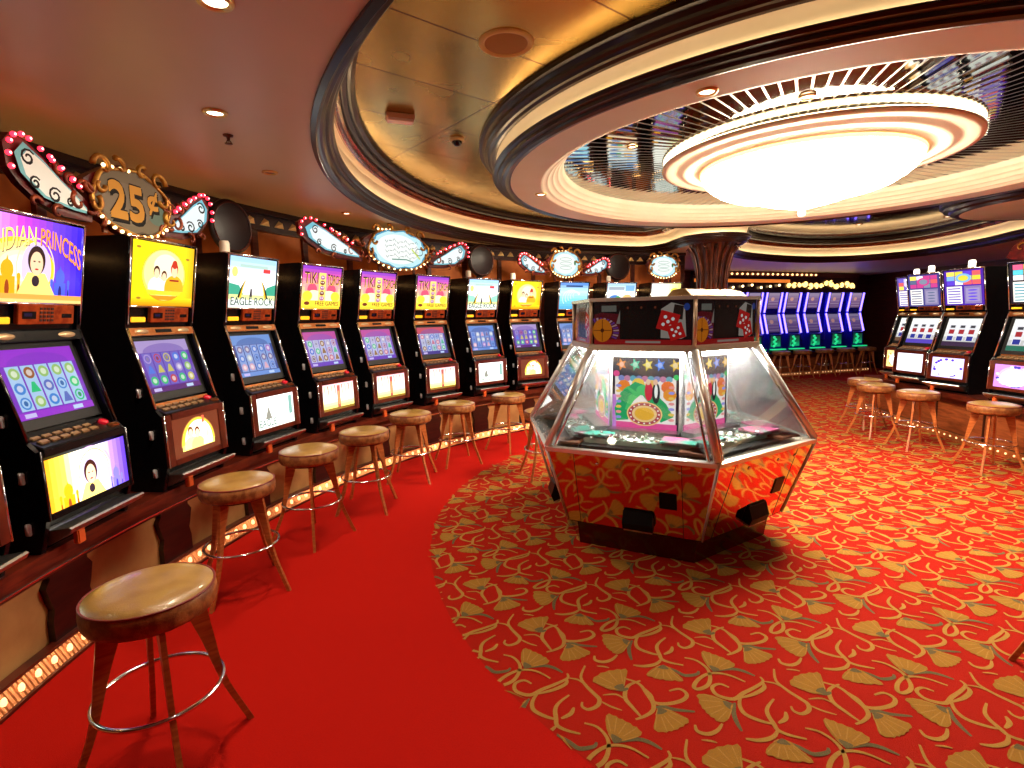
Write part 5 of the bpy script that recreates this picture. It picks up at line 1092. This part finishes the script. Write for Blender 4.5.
        fb('upper_shelf', -.25, .25, .45, .56, -.0, .035, STEEL); fb('pusher_bed', -.36, .36, .56, .745, -.04, .0, bedm)
        fb('drop_slot', -.36, .30, .75, .84, -.05, -.03, dark); fb('front_ledge', .30, .50, .70, .86, -.03, -.012, mat('brown_ledge', S(120, 72, 46), .4)); fb('front_ledge', -.52, -.36, .72, .86, -.03, -.012, mat('brown_ledge'))
        fb('mint_note', .17, .40, .60, .78, .012, .026, note); fb('mint_note', -.40, -.17, .60, .74, .012, .026, note)
        cm = MB()
        for i in range(150):
            x = rnd.uniform(-.30, .19); y = rnd.uniform(.57, .76); z = abs(rnd.gauss(.008, .012))
            Mc = Mf @ Matrix.Translation((x, y, z*zf)) @ Matrix.Rotation(rnd.uniform(-.5, .5), 4, 'X') @ Matrix.Rotation(rnd.uniform(-.5, .5), 4, 'Y')
            cm.lathe([(.001, -.0012), (.0125, -.0012), (.0125, .0012), (.001, .0012)], 9, 0, Mc, (0, 0, 0), False)
        o = cm.build('coin_heap', coinm, t); o['kind'] = 'stuff'
    core = MB(); hexring(core, [(.515, .76), (.515, 1.40)]); core.build('core', white, t)
    fl = MB(); hexring(fl, [(1.07, .745), (.01, .745)]); fl.build('case_floor', mat('case_floor_steel', S(200, 196, 188), .25, .7), t)
    tp = MB(); hexring(tp, [(.70, 1.40), (.01, 1.40)]); hexring(tp, [(.685, 1.45), (.685, 1.745), (.01, 1.75)]); tp.build('top_box', BLACKM, t)
    cv = MB(); rnd = random.Random(3); N = 14; vs = []
    for i in range(N+1):
        for j in range(5): vs.append((-.32+.62*i/N, -.55+.052*j, 1.757+(.050+.010*math.sin(i*1.7+j)+.006*rnd.random())*(1 if 0 < j < 4 else .25)))
    cv.add(vs, [(i*5+j, i*5+j+1, (i+1)*5+j+1, (i+1)*5+j) for i in range(N) for j in range(4)], 0, True); cv.add([(p[0], p[1], 1.753) for p in vs], [(i*5+j, (i+1)*5+j, (i+1)*5+j+1, i*5+j+1) for i in range(N) for j in range(4)])
    o = cv.build('folded_cover', mat('cream_cloth', S(236, 206, 160), .7, noise=(12, S(214, 176, 124)))); o.location = (hx, hy, 0); o.rotation_euler = (0, 0, ha+R(60)); tag(o, 'crumpled cream cover lying on the top of the coin pusher', 'cover')
pusher()

# ------------------------------------------------------------------ light and camera
def area(loc, size, power, col, rot=(0, 0, 0)):
    l = bpy.data.lights.new('floor_fill', 'AREA'); l.energy = power; l.size = size; l.color = col; l.shape = 'DISK'
    o = bpy.data.objects.new('floor_fill', l); COL.objects.link(o); o.location = loc; o.rotation_euler = rot; return o
for (x, y), p in [((-1.3, 2.6), 20), ((-1.2, 4.2), 20), ((.5, 7.4), 15), ((7.2, 6.5), 40), ((6.0, 3.0), -30), ((5.5, 9.0), -50)]: area((x, y, 2.68 if p > 0 else 3.0), .18, abs(p), (1, .82, .60))  # added fill lamps without fixtures, brightening the floor from ceiling height
wd = bpy.data.worlds.new('room_air'); bpy.context.scene.world = wd; wd.use_nodes = True
wd.node_tree.nodes['Background'].inputs[0].default_value = (1, .6, .35, 1); wd.node_tree.nodes['Background'].inputs[1].default_value = 0.02
cd = bpy.data.cameras.new('camera'); cam = bpy.data.objects.new('camera', cd); COL.objects.link(cam)
cd.sensor_width = 36; cd.lens = 529.69/1024*36; cd.clip_start = .05; cd.clip_end = 100
p, ro = .12651, -.01567
rt = Vector((1, 0, 0)); upv = Vector((0, math.sin(p), math.cos(p))); fw = Vector((0, math.cos(p), -math.sin(p)))
cr = rt*math.cos(ro)+upv*math.sin(ro); cu = upv*math.cos(ro)-rt*math.sin(ro)
cam.matrix_world = Matrix(((cr.x, cu.x, -fw.x, 0), (cr.y, cu.y, -fw.y, 0), (cr.z, cu.z, -fw.z, 1.65), (0, 0, 0, 1)))
sc = bpy.context.scene; sc.camera = cam
sc.view_settings.view_transform = 'Standard'; sc.view_settings.look = 'None'; sc.view_settings.gamma = 1.0; sc.view_settings.exposure = 0.22
try: sc.view_settings.use_curve_mapping = False
except Exception: pass
sc.cycles.use_denoising = True; sc.cycles.max_bounces = 7; sc.cycles.transparent_max_bounces = 8; sc.cycles.sample_clamp_indirect = 6.0; sc.cycles.use_light_tree = True
sc.cycles.caustics_reflective = False; sc.cycles.caustics_refractive = False
